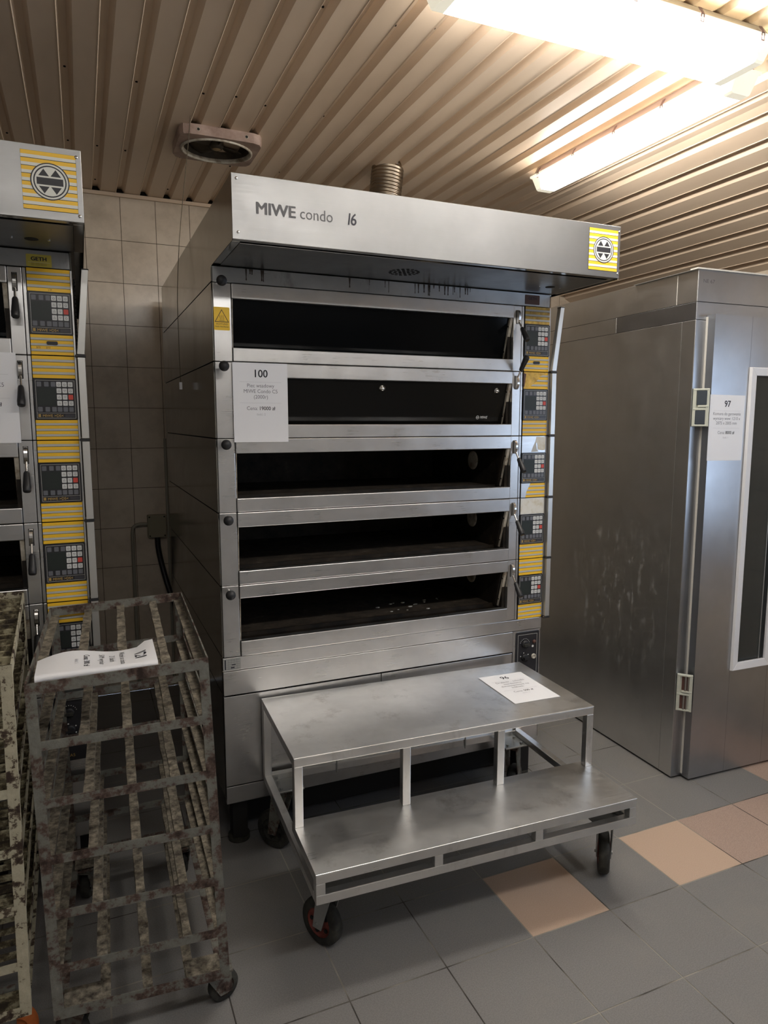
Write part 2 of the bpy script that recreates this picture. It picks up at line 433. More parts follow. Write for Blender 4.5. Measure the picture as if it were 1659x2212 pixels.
for i in range(-28, 10):
    for j in range(-2, 13):
        y0, y1 = i * 0.2 + g, (i + 1) * 0.2 - g
        z1, z0 = wz - j * 0.2472 - g, wz - (j + 1) * 0.2472 + g
        z0 = max(z0, 0.0); z1 = min(z1, ZR + 0.02); y1 = min(y1, YW)
        if z1 - z0 < 0.01 or (y0 < WY1 and y1 > WY0 and z0 < WZ1 and z1 > WZ0): continue
        wr.add([(XR, y0, z0), (XR, y1, z0), (XR, y1, z1), (XR, y0, z1)], [(0, 1, 2, 3)], 'walltile')
tag(wr.build('wall_right'), kind='structure')
w = MB()
for a in (WY0, (WY0 + WY1) / 2 - 0.03, WY1 - 0.06): w.box(XR + 0.03, XR + 0.09, a, a + 0.06, WZ0, WZ1, 'pvc')
w.box(XR + 0.03, XR + 0.09, WY0, WY1, WZ0, WZ0 + 0.06, 'pvc'); w.box(XR + 0.03, XR + 0.09, WY0, WY1, WZ1 - 0.06, WZ1, 'pvc')
w.box(XR + 0.0, XR + 0.03, WY0, WY1, WZ0 - 0.03, WZ0, 'pvc')
tag(w.build('window_1'), kind='structure')
w = MB(); w.box(XL, XR + 0.12, YF - 0.12, YF, 0, ZC + 0.03, 'plaster')
tag(w.build('wall_front'), kind='structure')

# ceiling: trapezoid sheet, ribs run towards the back wall
ce = MB()
PER, X0 = 0.1323, 0.059
prof = []
k = int((XL - X0) / PER) - 1
while X0 + k * PER < XE:
    b = X0 + k * PER
    prof += [cpath(b + u_, n_) for u_, n_ in ((0, 0), (0.0025, -0.0030), (0.005, 0.0), (0.010, 0.024), (0.034, 0.024), (0.052, 0.0), (0.090, 0.0))]
    k += 1
n = len(prof)
vs = [(x, YF, z) for x, z in prof] + [(x, YW, z) for x, z in prof]
ce.add(vs, [(k, k + 1, n + k + 1, n + k) for k in range(n - 1)], 'ceiling')
cei = tag(ce.build('ceiling'), kind='structure')
w = MB(); w.box(XL - .12, XB + .02, YF - .12, YW + .12, ZC + 0.035, ZC + 0.10, 'plaster')
a_, b_ = cpath(XB + 0.001, 0.035), cpath(XE + 0.15, 0.035); c_, d_ = cpath(XE + 0.15, 0.10), cpath(XB + 0.001, 0.10)
w.add([(p[0], YF - .12, p[1]) for p in (a_, b_, c_, d_)] + [(p[0], YW + .12, p[1]) for p in (a_, b_, c_, d_)], [(0, 1, 2, 3), (4, 7, 6, 5), (0, 4, 5, 1), (1, 5, 6, 2), (2, 6, 7, 3), (3, 7, 4, 0)], 'plaster')
tag(w.build('ceiling'), kind='structure')
sm = bpy.data.meshes.new('screw')
scr = MB(); scr.lathe((0, 0, 0), (0, 0, -1), [(0.0052, 0), (0.0050, 0.003), (0.0, 0.0045)], 'soot', 10)
s0 = None
cnt = 0
for row in (-1.077, -0.29, 0.498, 1.285, 1.82):
    for k in range(-6, 26):
        if cnt >= 95: break
        if (k % 2 and row not in (1.82,)) and random.random() < 0.72: continue
        if row == 1.82 and k % 3: continue
        if row == -1.077 and k < 8: continue
        x = X0 + k * PER + 0.022
        if (0.0 < x < 0.40 and 0.7 < row < 1.1): continue
        cx_, cz_ = cpath(x, 0.024)
        p = (cx_, row + random.uniform(-0.02, 0.02), cz_)
        if cx_ > XR - 0.05: continue
        if s0 is None:
            o = scr.build('ceiling_screw', cei); s0 = o
        else:
            o = s0.copy(); C.objects.link(o); o.parent = cei
        o.location = p
        if x > XB: o.rotation_euler = (0, SL, 0)
        cnt += 1
# trim along the back wall top
w = MB(); w.box(XL, XB, YW - 0.018, YW - 0.0005, ZC - 0.022, ZC - 0.002, 'ceiling')
tag(w.build('trim_1'), kind='structure')
# soot in the rib ends
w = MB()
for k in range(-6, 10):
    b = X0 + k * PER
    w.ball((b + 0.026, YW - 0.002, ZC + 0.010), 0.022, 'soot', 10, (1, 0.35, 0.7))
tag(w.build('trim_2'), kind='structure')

# ================================================================ deck ovens
ZD = [2.229, 1.945, 1.6604, 1.3784, 1.0937, 0.8078]
OPEN = [(2.174, 1.997), (1.890, 1.713), (1.604, 1.432), (1.321, 1.149), (1.041, 0.869)]
FRONT = frame((0, 0, 0), (1, 0, 0), (0, 0, 1))   # normal = -y

def stripes(mb, x0, x1, ztop, zbot, y, n=4, dirty=False):
    """yellow / grey / dark line bands between ztop and zbot, n yellow bands"""
    per = (ztop - zbot) / (n - 0.42)
    fr = frame((0, y, 0), (1, 0, 0), (0, 0, 1))
    mb.rect(fr, x0, x1, zbot, ztop, -0.004, 0.0, 'line')
    z = ztop
    for k in range(n):
        mb.rect(fr, x0, x1, z - per * 0.54, z, 0, 0.0006, 'yellowdirty' if dirty else 'yellow')
        if k < n - 1:
            mb.rect(fr, x0, x1, z - per * 0.93, z - per * 0.55, 0, 0.0006, 'grey')
        z -= per

def rrect(a0, a1, b0, b1, r, n=4):
    pts = []
    for cx, cy, t0 in ((a1 - r, b1 - r, 0), (a0 + r, b1 - r, PI / 2), (a0 + r, b0 + r, PI), (a1 - r, b0 + r, 1.5 * PI)):
        pts += [(cx + r * math.cos(t0 + k * PI / 2 / n), cy + r * math.sin(t0 + k * PI / 2 / n)) for k in range(n + 1)]
    return pts

def emblem(mb, fr, cx, cy, R):
    disc = [(cx + R * math.cos(2 * PI * k / 40), cy + R * math.sin(2 * PI * k / 40)) for k in range(40)]
    mb.plate(disc, fr, 0.0008, 0.0012, 'emblem')
    mb.ring(fr, cx, cy, R, R * 0.94, 0.00135, 'dark')
    mb.ring(fr, cx, cy, R * 0.85, R * 0.78, 0.00135, 'dark')
    h = 0.0014
    mb.rect(fr, cx - R * .68, cx + R * .68, cy - R * .19, cy + R * .19, 0.0012, h, 'dark')
    for sx in (-1, 1):
        mb.plate([(cx + sx * R * .31 - R * .27, cy + R * .28), (cx + sx * R * .31 + R * .27, cy + R * .28), (cx + sx * R * .31, cy + R * .66)], fr, 0.0012, h, 'dark')
        mb.plate([(cx + sx * R * .31 - R * .27, cy - R * .28), (cx + sx * R * .31, cy - R * .66), (cx + sx * R * .31 + R * .27, cy - R * .28)], fr, 0.0012, h, 'dark')

def oven(loc, label, main):
    t = thing('deck_oven', label, 'oven', loc, group=None)
    D, Wd = 1.65, 1.5
    # body
    b = MB()
    b.box(0.006, Wd - 0.006, 0.02, D - 0.005, 0.812, 2.226, 'gap')
    # hollow chambers are separate: cut the body to a shell behind them
    b = MB()
    b.box(0.006, Wd - 0.006, 0.75, D - 0.005, 0.21, 2.28, 'gap')
    b.box(0.006, 0.05, 0.02, 0.75, 0.21, 2.28, 'gap')
    b.box(1.32, Wd - 0.006, 0.02, 0.75, 0.21, 2.28, 'gap')
    b.box(0.05, 1.32, 0.02, 0.75, 2.20, 2.28, 'gap'); b.box(0.05, 1.32, 0.02, 0.75, 0.21, 0.82, 'gap')
    b.build('body', t)
    # side panels: one per deck on each side, plus the upper and lower ones
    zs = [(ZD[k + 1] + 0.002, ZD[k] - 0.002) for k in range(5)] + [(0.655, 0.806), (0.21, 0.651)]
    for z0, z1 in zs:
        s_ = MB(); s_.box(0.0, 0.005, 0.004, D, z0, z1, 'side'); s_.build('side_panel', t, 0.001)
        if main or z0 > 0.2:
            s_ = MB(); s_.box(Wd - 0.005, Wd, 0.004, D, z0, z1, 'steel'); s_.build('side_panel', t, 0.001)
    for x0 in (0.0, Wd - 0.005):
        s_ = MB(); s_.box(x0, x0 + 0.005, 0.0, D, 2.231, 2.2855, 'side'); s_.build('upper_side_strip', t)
    # top fascia with drips
    f = MB(); f.box(0.0055, Wd - 0.0055, 0.0, 0.02, 2.2305, 2.2855, 'fascia')
    tf_ = f.build('top_fascia', t, 0.0012)
    if main:
        q = MB(); rnd = random.Random(3)
        for (xa, xb, nn) in ((0.82, 1.12, 16), (0.03, 0.20, 5), (0.45, 0.75, 4)):
            for _ in range(nn):
                x_ = rnd.uniform(xa, xb); L_ = rnd.uniform(0.012, 0.045); w_ = rnd.uniform(0.001, 0.003)
                q.plate([(x_ - w_ * 1.5, 2.284), (x_ - w_ * .6, 2.284 - L_ * .7), (x_ - w_, 2.284 - L_ * .95), (x_, 2.284 - L_), (x_ + w_, 2.284 - L_ * .95), (x_ + w_ * .6, 2.284 - L_ * .7), (x_ + w_ * 1.5, 2.284)], FRONT, 0.0001, 0.0004, 'drip')
        tag(q.build('grease_drips', tf_), kind='stuff')
    # hood: hollow, open below, with a recessed soffit
    h = MB(); hx0, hx1, hy, zb, zt = 0.004, 1.541, -0.3844, 2.2868, 2.488
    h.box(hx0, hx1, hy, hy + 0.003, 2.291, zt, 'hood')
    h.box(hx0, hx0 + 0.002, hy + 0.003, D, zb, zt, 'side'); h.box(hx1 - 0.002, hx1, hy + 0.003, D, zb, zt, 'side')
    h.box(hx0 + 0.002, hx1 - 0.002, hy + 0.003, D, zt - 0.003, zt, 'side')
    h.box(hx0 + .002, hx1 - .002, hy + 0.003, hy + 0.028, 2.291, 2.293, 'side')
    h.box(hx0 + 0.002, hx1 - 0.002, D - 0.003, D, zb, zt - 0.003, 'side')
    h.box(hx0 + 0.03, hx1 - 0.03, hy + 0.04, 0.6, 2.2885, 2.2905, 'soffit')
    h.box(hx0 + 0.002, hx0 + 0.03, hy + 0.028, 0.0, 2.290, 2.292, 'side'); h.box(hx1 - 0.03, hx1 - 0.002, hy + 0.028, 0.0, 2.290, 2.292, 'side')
    ho = h.build('hood', t, 0.001)
    # vent rosette and lamp hole in the soffit
    v = MB(); cx, cy = 0.70, -0.16
    for rr, nn in ((0.0, 1), (0.018, 6), (0.036, 12), (0.054, 18)):
        for k in range(nn):
            a = 2 * PI * k / nn
            v.cyl((cx + rr * math.cos(a), cy + rr * math.sin(a), 2.2887), (cx + rr * math.cos(a), cy + rr * math.sin(a), 2.2877), 0.0065, 'gap', 10)
    v.build('vent_rosette', ho)
    v = MB(); v.cyl((1.39, -0.14, 2.2887), (1.39, -0.14, 2.2873), 0.02, 'gap', 20)
    for dx in (-0.055, 0.05): v.cyl((1.39 + dx, -0.14, 2.2887), (1.39 + dx, -0.14, 2.2865), 0.004, 'chrome', 8)
    v.build('lamp_opening', ho)
    # screws on the hood face
    for sx, sz in ((0.020, 2.472), (0.022, 2.312), (1.534 if main else 1.528, 2.468), (1.533 if main else 1.530, 2.308)):
        v = MB(); v.lathe((sx, hy, sz), (0, -1, 0), [(0.005, -0.001), (0.0045, 0.002), (0.0, 0.0025)], 'chrome', 10); v.build('screw', ho)
    # emblem plate
    e = MB(); fr = frame((0, hy - 0.0012, 0), (1, 0, 0), (0, 0, 1))
    ex0, ex1, ez0, ez1 = 1.386, 1.527, 2.314, 2.471
    e.rect(fr, ex0, ex1, ez0, ez1, -0.001, 0.0, 'line')
    nb = 8; per = (ez1 - ez0) / (nb - 0.42); z = ez1
    for k in range(nb):
        e.rect(fr, ex0 + 0.0005, ex1 - 0.0005, z - per * 0.54, z - 0.0006, 0, 0.0006, 'yellow')
        if k < nb - 1: e.rect(fr, ex0 + .0005, ex1 - .0005, z - per * 0.95, z - per * 0.54, 0, 0.0006, 'emblem')
        z -= per
    emblem(e, fr, (ex0 + ex1) / 2 + 0.001, (ez0 + ez1) / 2, 0.050)
    e.build('emblem_plate', ho)
    fr = frame((0, hy - 0.0006, 0), (1, 0, 0), (0, 0, 1))
    if main:
        l = MB()
        l.text('MIWE', fr, 0.078, 2.374, 0.051, 'inkgrey', 0, 'LEFT', 0.038, 1.0)
        l.build('name_lettering', ho); l = MB()
        l.text('condo', fr, 0.222, 2.374, 0.050, 'inkgrey', 0, 'LEFT', 0.002, 0.90)
        l.build('model_lettering', ho); l = MB()
        l.text('1', fr, 0.380, 2.373, 0.054, 'ink', 0, 'LEFT', 0.014, 0.8, 0.15)
        l.text('6', fr, 0.396, 2.373, 0.054, 'ink', 0, 'LEFT', 0.018, 0.85, 0.1)
        l.build('number_lettering', ho)
    # maker's small label on the fascia
    fr = frame((0, -0.0006, 0), (1, 0, 0), (0, 0, 1))
    l = MB()
    if main:
        l.plate(rrect(1.362, 1.438, 2.238, 2.278, 0.003), fr, 0, 0.001, 'gethbrown')
        l.text('GETH', fr, 1.40, 2.258, 0.017, 'ink', 0.0014, 'CENTER', 0.02, 1.0)
    else:
        l.plate(rrect(1.364, 1.440, 2.232, 2.272, 0.003), fr, 0, 0.001, 'geth')
        l.text('GETH', fr, 1.402, 2.252, 0.017, 'ink', 0.0014, 'CENTER', 0.04, 1.1)
        l.rect(fr, 1.369, 1.435, 2.246, 2.2465, 0.001, 0.0014, 'white')
        for zz in (2.242, 2.2375): l.text('Piece i maszyny piekarnicze', fr, 1.402, zz, 0.0042, 'ink', 0.0014, 'CENTER', 0, 1.0)
    l.build('fascia_label', t)

    # ---- five decks
    for k in range(5):
        zt, zb_ = ZD[k], ZD[k + 1]; o1, o0 = OPEN[k]
        # dark returns behind the joints
        r_ = MB(); r_.box(0.006, 1.36, 0.0185, 0.022, zb_, o0 - 0.002, 'gap'); r_.box(0.006, 1.36, 0.0185, 0.022, o1 + 0.002, zt, 'gap')
        r_.box(0.006, 0.072, 0.0185, 0.7, zb_, zt, 'gap'); r_.box(1.3045, 1.32, 0.019, 0.022, zb_, zt, 'gap')
        # baking chamber, open to the front
        r_.box(0.072, 1.3045, 0.022, 0.74, o0 - 0.028, o0 - 0.012, 'chamber')
        r_.box(0.072, 1.3045, 0.10, 0.74, o0 - 0.012, o0 - 0.004, 'stone')
        r_.box(0.072, 1.3045, 0.022, 0.74, o1 + 0.006, o1 + 0.020, 'chamber')
        r_.box(0.072, 0.080, 0.022, 0.74, o0 - 0.02, o1 + 0.01, 'chamber')
        r_.box(1.29, 1.3045, 0.022, 0.74, o0 - 0.02, o1 + 0.01, 'chamber')
        r_.box(0.072, 1.3045, 0.735, 0.748, o0 - 0.02, o1 + 0.01, 'chamber')
        r_.box(0.08, 1.29, 0.095, 0.102, o0 - 0.012, o0 + 0.004, 'chamber')
        dk = r_.build('baking_deck', t)
        for x0, x1, nm in ((0.0055, 0.0705, 'side_column'), (1.3055, 1.3475, 'side_column'), (1.3495, 1.3605, 'column_strip')):
            d = MB(); d.box(x0, x1, 0.0, 0.018, zb_ + 0.0012, zt - 0.0012, 'steel'); d.build(nm, dk, 0.0015, 2)
        f = MB()
        f.box(0.0725, 1.3035, -0.006, 0.016, o1, zt - 0.0012, 'steel'); f.build('upper_bar', dk, 0.0025, 2)
        f = MB()
        f.box(0.0725, 1.3035, -0.006, 0.030, zb_ + 0.0012, o0, 'steel'); f.build('lower_bar', dk, 0.0025, 2)
        # slanted side trims of the window frame
        for side in (0, 1):
            q = MB()
            x0, x1 = (0.0735, 0.0765) if side == 0 else (1.289, 1.3030)
            y_t, y_b = 0.000, 0.050 if side else 0.010
            yw = 0.014
            vs = [(x0, y_t, o1), (x1, y_t, o1), (x1, y_t + yw, o1), (x0, y_t + yw, o1), (x0, y_b, o0), (x1, y_b, o0), (x1, y_b + yw, o0), (x0, y_b + yw, o0)]
            q.add(vs, [(0, 1, 2, 3), (4, 7, 6, 5), (0, 4, 5, 1), (3, 2, 6, 7), (0, 3, 7, 4), (1, 5, 6, 2)], 'trimdirty')
            if side:
                vs = [(x0 - 0.004, y_t + 0.022, o1), (x1, y_t + 0.022, o1), (x1, y_t + 0.044, o1), (x0 - 0.004, y_t + 0.044, o1), (x0 - 0.004, y_b + 0.022, o0), (x1, y_b + 0.022, o0), (x1, y_b + 0.044, o0), (x0 - 0.004, y_b + 0.044, o0)]
                q.add(vs, [(0, 1, 2, 3), (4, 7, 6, 5), (0, 4, 5, 1), (3, 2, 6, 7), (0, 3, 7, 4), (1, 5, 6, 2)], 'chamber')
                for hz in (0.2, 0.8):
                    zz = o0 + (o1 - o0) * hz; yy = y_b + (y_t - y_b) * hz
                    q.cyl((x0 - 0.0005, yy + 0.007, zz), (x0 - 0.0018, yy + 0.007, zz), 0.0035, 'gap', 8)
            q.build('window_side_trim', dk, 0.0008)
        if k in (0, 1):
            # closed pane of dark glass, leaning in at the bottom
            q = MB()
            q.add([(0.078, 0.012, o1 + 0.004), (1.288, 0.012, o1 + 0.004), (1.288, 0.060, o0 - 0.006), (0.078, 0.060, o0 - 0.006),
                   (0.078, 0.017, o1 + 0.004), (1.288, 0.017, o1 + 0.004), (1.288, 0.065, o0 - 0.006), (0.078, 0.065, o0 - 0.006)],
                  [(0, 3, 2, 1), (4, 5, 6, 7), (0, 1, 5, 4), (3, 7, 6, 2), (0, 4, 7, 3), (1, 2, 6, 5)], 'glass2' if k else 'glass')
            gp = q.build('glass_door', dk)
            if k == 1 and main:
                def gy(z): return 0.012 + 0.048 * (o1 + 0.004 - z) / (o1 - o0 + 0.01)
                for px in (0.686, 1.238):
                    q = MB(); zz = 1.859; q.lathe((px, gy(zz) - 0.001, zz), (0, -1, -0.2), [(0.0145, 0), (0.0140, 0.004), (0.0095, 0.006), (0.009, 0.010), (0, 0.011)], 'chrome', 20)
                    q.build('glass_fixing_bolt', dk)
                q = MB(); fr2 = frame((0, gy(1.738) - 0.0012, 1.738), (1, 0, 0), (0, -0.27, 1))
                q.text('MIWE', fr2, 1.172, 0, 0.016, 'white', 0, 'LEFT', 0.02, 0.9, 0.2)
                q.ring(fr2, 1.160, 0.005, 0.008, 0.006, 0, 'white', 20); q.rect(fr2, 1.155, 1.165, 0.0035, 0.0065, 0, 0.0002, 'white')
                q.build('glass_lettering', dk)
        elif main:
            # round lamp plug in the chamber's right-hand wall
            q = MB(); q.lathe((1.2895, 0.30, (o0 + o1) / 2 + 0.02), (-1, 0, 0), [(0.045, 0), (0.045, 0.004), (0.036, 0.006), (0, 0.006)], 'trimdirty', 24)
            q.build('chamber_lamp', dk)
        if k == 4 and main:
            q = MB()
            for _ in range(16):
                cx_, cy_ = random.uniform(0.75, 1.15), random.uniform(0.14, 0.3)
                q.ball((cx_, cy_, o0 - 0.002), random.uniform(0.003, 0.010), 'patch', 6, (1.3, 0.9, 0.3))
            tag(q.build('flour_crumbs', dk), kind='stuff')
        # damper knob on the left column
        q = MB(); kz = zt - 0.020 if k else zt - 0.004
        kx = 0.032
        q.cyl((kx, 0.0, kz + 0.004), (kx - 0.003, -0.048, kz), 0.0050, 'chrome', 10)
        q.ball((kx - 0.005, -0.062, kz - 0.001), 0.0190, 'ball', 20)
        if main: q.build('damper_knob', dk)
        # door lever: half disc in a slot, rod and grip
        q = MB(); lx, lz = 1.326, zt - 0.049
        q.box(lx - 0.0085, lx + 0.0085, -0.0006, 0.001, lz - 0.030, lz + 0.030, 'gap')
        hd = [(0.0, 0.029)] + [(-0.020 * math.cos(a), 0.029 * math.sin(a)) for a in [PI / 2 - PI * j / 12 for j in range(1, 12)]] + [(0.0, -0.029)]
        frl = frame((lx - 0.006, 0, lz), (0, 1, 0), (0, 0, 1))
        q.plate([(a, b) for a, b in hd], frl, 0.0, 0.012, 'chrome')
        upw = main and k == 1
        dr = Vector((0, -0.62, 0.78 if upw else -0.78)).normalized()
        if not main: dr = Vector((0.0, -0.42, -0.9)).normalized()
        s0_ = Vector((lx, -0.010, lz + (0.022 if upw else -0.022)))
        q.cyl(s0_, s0_ + dr * 0.045, 0.0038, 'chrome', 10)
        q.build('door_lever', dk, 0.0008)
        q = MB(); a0 = s0_ + dr * 0.036
        q.lathe(a0, dr, [(0.0, 0), (0.007, 0.0), (0.0095, 0.006), (0.0120, 0.044), (0.0130, 0.054), (0.0124, 0.070), (0.0105, 0.073), (0, 0.073)], 'black', 16)
        q.build('lever_grip', dk)
        # striped control strip
        q = MB(); x0, x1 = 1.3625, 1.4925
        pz1, pz0 = zt - 0.077, zt - 0.215
        if main and k == 2:
            q.rect(FRONT, x0, x1, pz1 + 0.001, zt - 0.0015, 0.0005, 0.004, 'steel')
            q.plate([(x0 + 0.078, zt - 0.004), (x0 + 0.072, zt - 0.03), (x0 + 0.083, zt - 0.034), (x0 + 0.086, zt - 0.062), (x0 + .11, zt - 0.066), (x1 - 0.004, zt - 0.064), (x1 - 0.002, zt - 0.006)], FRONT, 0.004, 0.0048, 'patch')
            q.plate([(x0 + 0.05, pz1 + 0.004), (x0 + 0.06, zt - 0.05), (x0 + 0.074, zt - 0.022), (x0 + 0.08, zt - 0.06), (x0 + 0.09, zt - 0.072)], FRONT, 0.0039, 0.0045, 'grey')
        elif main and k == 3:
            q.rect(FRONT, x0, x1, pz1 + 0.001, zt - 0.0015, 0.0005, 0.004, 'steel')
            q.rect(FRONT, x0 + 0.001, x1 - 0.001, pz1 + 0.002, zt - 0.003, 0.004, 0.0048, 'patch')
        else:
            stripes(q, x0, x1, zt - 0.0015, pz1 + 0.001, -0.004, 4, main and k in (0, ))
            if main and k == 1:
                q.plate([(x0, pz1 + 0.004), (x0, zt - 0.002), (x0 + 0.125, zt - 0.003), (x0 + 0.085, zt - 0.020), (x0 + 0.065, zt - 0.045), (x0 + 0.03, zt - 0.068), (x0 + 0.005, zt - 0.074)], FRONT, 0.0046, 0.0052, 'yellowdirty')
                q.plate([(x0 - 0.001, pz1 + 0.010), (x0 - 0.002, zt - 0.006), (x0 + 0.012, zt - 0.010), (x0 + 0.006, zt - 0.05), (x0 + 0.004, zt - 0.066)], FRONT, 0.0052, 0.0056, 'gethbrown')
        q.build('striped_strip', dk); q = MB()
        stripes(q, x0, x1, pz0 - 0.001, zb_ + 0.0015, -0.004, 4)
        if main and k == 2:
            q.plate([(x0, zb_ + 0.002), (x0, pz0 - 0.001), (x0 + 0.05, pz0 - 0.001), (x0 + 0.03, zb_ + 0.03), (x0 + 0.024, zb_ + 0.002)], FRONT, 0.0046, 0.0052, 'steel')
        if k == 0:
            q.plate(rrect(x0 + 0.048, x0 + 0.082, pz0 - 0.034, pz0 - 0.022, 0.004), FRONT, 0.0048, 0.0070, 'black')
            if not main:
                q.text('2/12', FRONT, x0 + 0.022, pz0 - 0.046, 0.008, 'gethbrown', 0.0052, 'CENTER', 0.01, 0.9)
                q.text('2/13', FRONT, x0 + 0.052, pz0 - 0.046, 0.008, 'gethbrown', 0.0052, 'CENTER', 0.01, 0.9)
                q.text('y 29', FRONT, x0 + 0.068, pz1 + 0.006, 0.007, 'gethbrown', 0.0052, 'CENTER', 0.01, 0.9)
        q.build('striped_strip', dk)
        # bare metal edge to the right of the strip
        q = MB(); q.box(x1 + 0.0005, 1.4995, -0.0035, 0.018, zb_ + 0.0012, zt - 0.0012, 'steel'); q.build('strip_edge', dk, 0.0008)
        # control panel
        q = MB(); px0, px1 = x0 - 0.0005, x1 + 0.002
        q.plate(rrect(px0, px1, pz0, pz1, 0.004), FRONT, 0.0045, 0.0062, 'panel')
        w_, h_ = px1 - px0, pz1 - pz0
        for a0_, a1_, b0_, b1_ in ((0.045, 0.955, 0.955, 0.963), (0.045, 0.955, 0.037, 0.045), (0.045, 0.053, 0.04, 0.96), (0.947, 0.955, 0.04, 0.96), (0.05, 0.95, 0.160, 0.166)):
            q.rect(FRONT, px0 + a0_ * w_, px0 + a1_ * w_, pz0 + b0_ * h_, pz0 + b1_ * h_, 0.0062, 0.0065, 'grey')
        q.rect(FRONT, px0 + 0.07 * w_, px0 + 0.51 * w_, pz0 + 0.34 * h_, pz0 + 0.78 * h_, 0.0062, 0.0066, 'display')
        q.text('MIWE >DS<', FRONT, px0 + 0.17 * w_, pz0 + 0.070 * h_, 0.0125, 'gold', 0.0066, 'LEFT', 0.0, 1.0)
        for e_ in range(3): q.rect(FRONT, px0 + 0.075 * w_, px0 + 0.135 * w_, pz0 + (0.070 + 0.025 * e_) * h_, pz0 + (0.087 + 0.025 * e_) * h_, 0.0062, 0.0066, 'gold')
        for e_ in range(2): q.rect(FRONT, px0 + 0.70 * w_, px0 + 0.93 * w_, pz0 + (0.080 + 0.035 * e_) * h_, pz0 + (0.087 + 0.035 * e_) * h_, 0.0062, 0.0066, 'inklight')
        q.build('control_panel', dk)
        q = MB(); q.rect(FRONT, px0 + 0.06 * w_, px0 + 0.94 * w_, pz0 + 0.175 * h_, pz0 + 0.945 * h_, 0.0061, 0.0063, 'panel')
        rows = [0.865, 0.71, 0.555, 0.405, 0.255]
        cols = [0.585, 0.72, 0.855]
        for ri, rv in enumerate(rows):
            cs_ = cols if ri < 4 else []
            for ci, cv in enumerate(cs_):
                red = ri == 2 and ci == 2
                a, b_ = px0 + cv * w_, pz0 + rv * h_
                q.plate(rrect(a - 0.0074, a + 0.0074, b_ - 0.0082, b_ + 0.0082, 0.0018, 2), FRONT, 0.0062, 0.0072, 'keyr' if red else 'keyw')
                if not red:
                    if ci < 2 and ri > 0:
                        sg = 1 if ci == 0 else -1
                        tri = [(-0.004, -0.003 * sg), (0.004, -0.003 * sg), (0, 0.0042 * sg)]
                        tr2 = [(-0.0026, -0.0022 * sg), (0.0026, -0.0022 * sg), (0, 0.0028 * sg)]
                        q.plate([(a + u, b_ + v_) for u, v_ in (tri if sg > 0 else tri[::-1])], FRONT, 0.0072, 0.0074, 'inkgrey')
                        q.plate([(a + u, b_ + v_) for u, v_ in (tr2 if sg > 0 else tr2[::-1])], FRONT, 0.0074, 0.0075, 'keyw')
                    else:
                        q.ring(FRONT, a, b_ - 0.001, 0.0036, 0.0024, 0.0073, 'inkgrey', 10)
                        if ri > 0:
                            for dd in (-0.004, 0, 0.004): q.rect(FRONT, a + dd - 0.0008, a + dd + 0.0008, b_ + 0.0048, b_ + 0.0064, 0.0072, 0.0074, 'ink')
        for cv, rv in [(0.13, 0.865), (0.30, 0.865), (0.455, 0.865)] + [(c_, 0.255) for c_ in (0.13, 0.30, 0.455, 0.585, 0.72, 0.855)]:
            a, b_ = px0 + cv * w_, pz0 + rv * h_
            q.plate(rrect(a - 0.0070, a + 0.0070, b_ - 0.0080, b_ + 0.0080, 0.0018, 2), FRONT, 0.0062, 0.0070, 'keyg')
            q.rect(FRONT, a - 0.0035, a + 0.0035, b_ - 0.005, b_ - 0.001, 0.0070, 0.0072, 'inklight')
        q.build('keypad', dk)
        # outer aluminium profile of the side cover; the top one stands ajar
        q = MB()
        if k == 0:
            q.add([(1.502, -0.022, zb_ + 0.006), (1.526, -0.022, zb_ + 0.006), (1.526, 0.0, zb_ + 0.006), (1.502, 0.0, zb_ + 0.006),
                   (1.530, -0.034, zt + 0.0), (1.551, -0.034, zt + 0.0), (1.551, -0.010, zt + 0.0), (1.530, -0.010, zt + 0.0)],
                  [(0, 3, 2, 1), (4, 5, 6, 7), (0, 1, 5, 4), (2, 3, 7, 6), (0, 4, 7, 3), (1, 2, 6, 5)], 'alu')
            q.add([(1.529, -0.036, zt), (1.552, -0.036, zt), (1.552, -0.008, zt), (1.529, -0.008, zt), (1.529, -0.036, zt + .003), (1.552, -0.036, zt + .003), (1.552, -0.008, zt + .003), (1.529, -0.008, zt + .003)],
                  [(0, 3, 2, 1), (4, 5, 6, 7), (0, 1, 5, 4), (2, 3, 7, 6), (0, 4, 7, 3), (1, 2, 6, 5)], 'black')
        else:
            q.box(1.503, 1.527, -0.022, 0.0, zb_ + 0.006, zt - 0.004, 'alu')
        q.box(1.496, 1.529, -0.023, 0.004, zb_ - 0.003, zb_ + 0.005, 'black')
        q.build('side_cover_profile', dk, 0.001)
        # louvred edge behind it
        q = MB(); q.box(1.5005, 1.5035, 0.012, 0.05, zb_ + 0.01, zt - 0.008, 'gap')
        for j in range(int((zt - zb_ - 0.02) / 0.014)):
            z_ = zb_ + 0.012 + j * 0.014
            q.box(1.5005, 1.508, 0.012, 0.05, z_, z_ + 0.009, 'gap')
        q.build('louvre_edge', dk)
    # warning sticker
    if main:
        q = MB()
        q.plate(rrect(0.006, 0.064, 2.058, 2.141, 0.004), FRONT, 0.0003, 0.0010, 'warn')
        cx_ = 0.035
        def tri(s_, dz): return [(cx_ - 0.026 * s_, 2.087 + dz), (cx_ + 0.026 * s_, 2.087 + dz), (cx_, 2.087 + dz + 0.046 * s_)]
        q.plate(tri(1, 0), FRONT, 0.0010, 0.0012, 'ink'); q.plate(tri(0.86, 0.0022), FRONT, 0.0012, 0.0014, 'warn')
        q.rect(FRONT, cx_ - 0.010, cx_ + 0.010, 2.0915, 2.0928, 0.0014, 0.0016, 'ink')
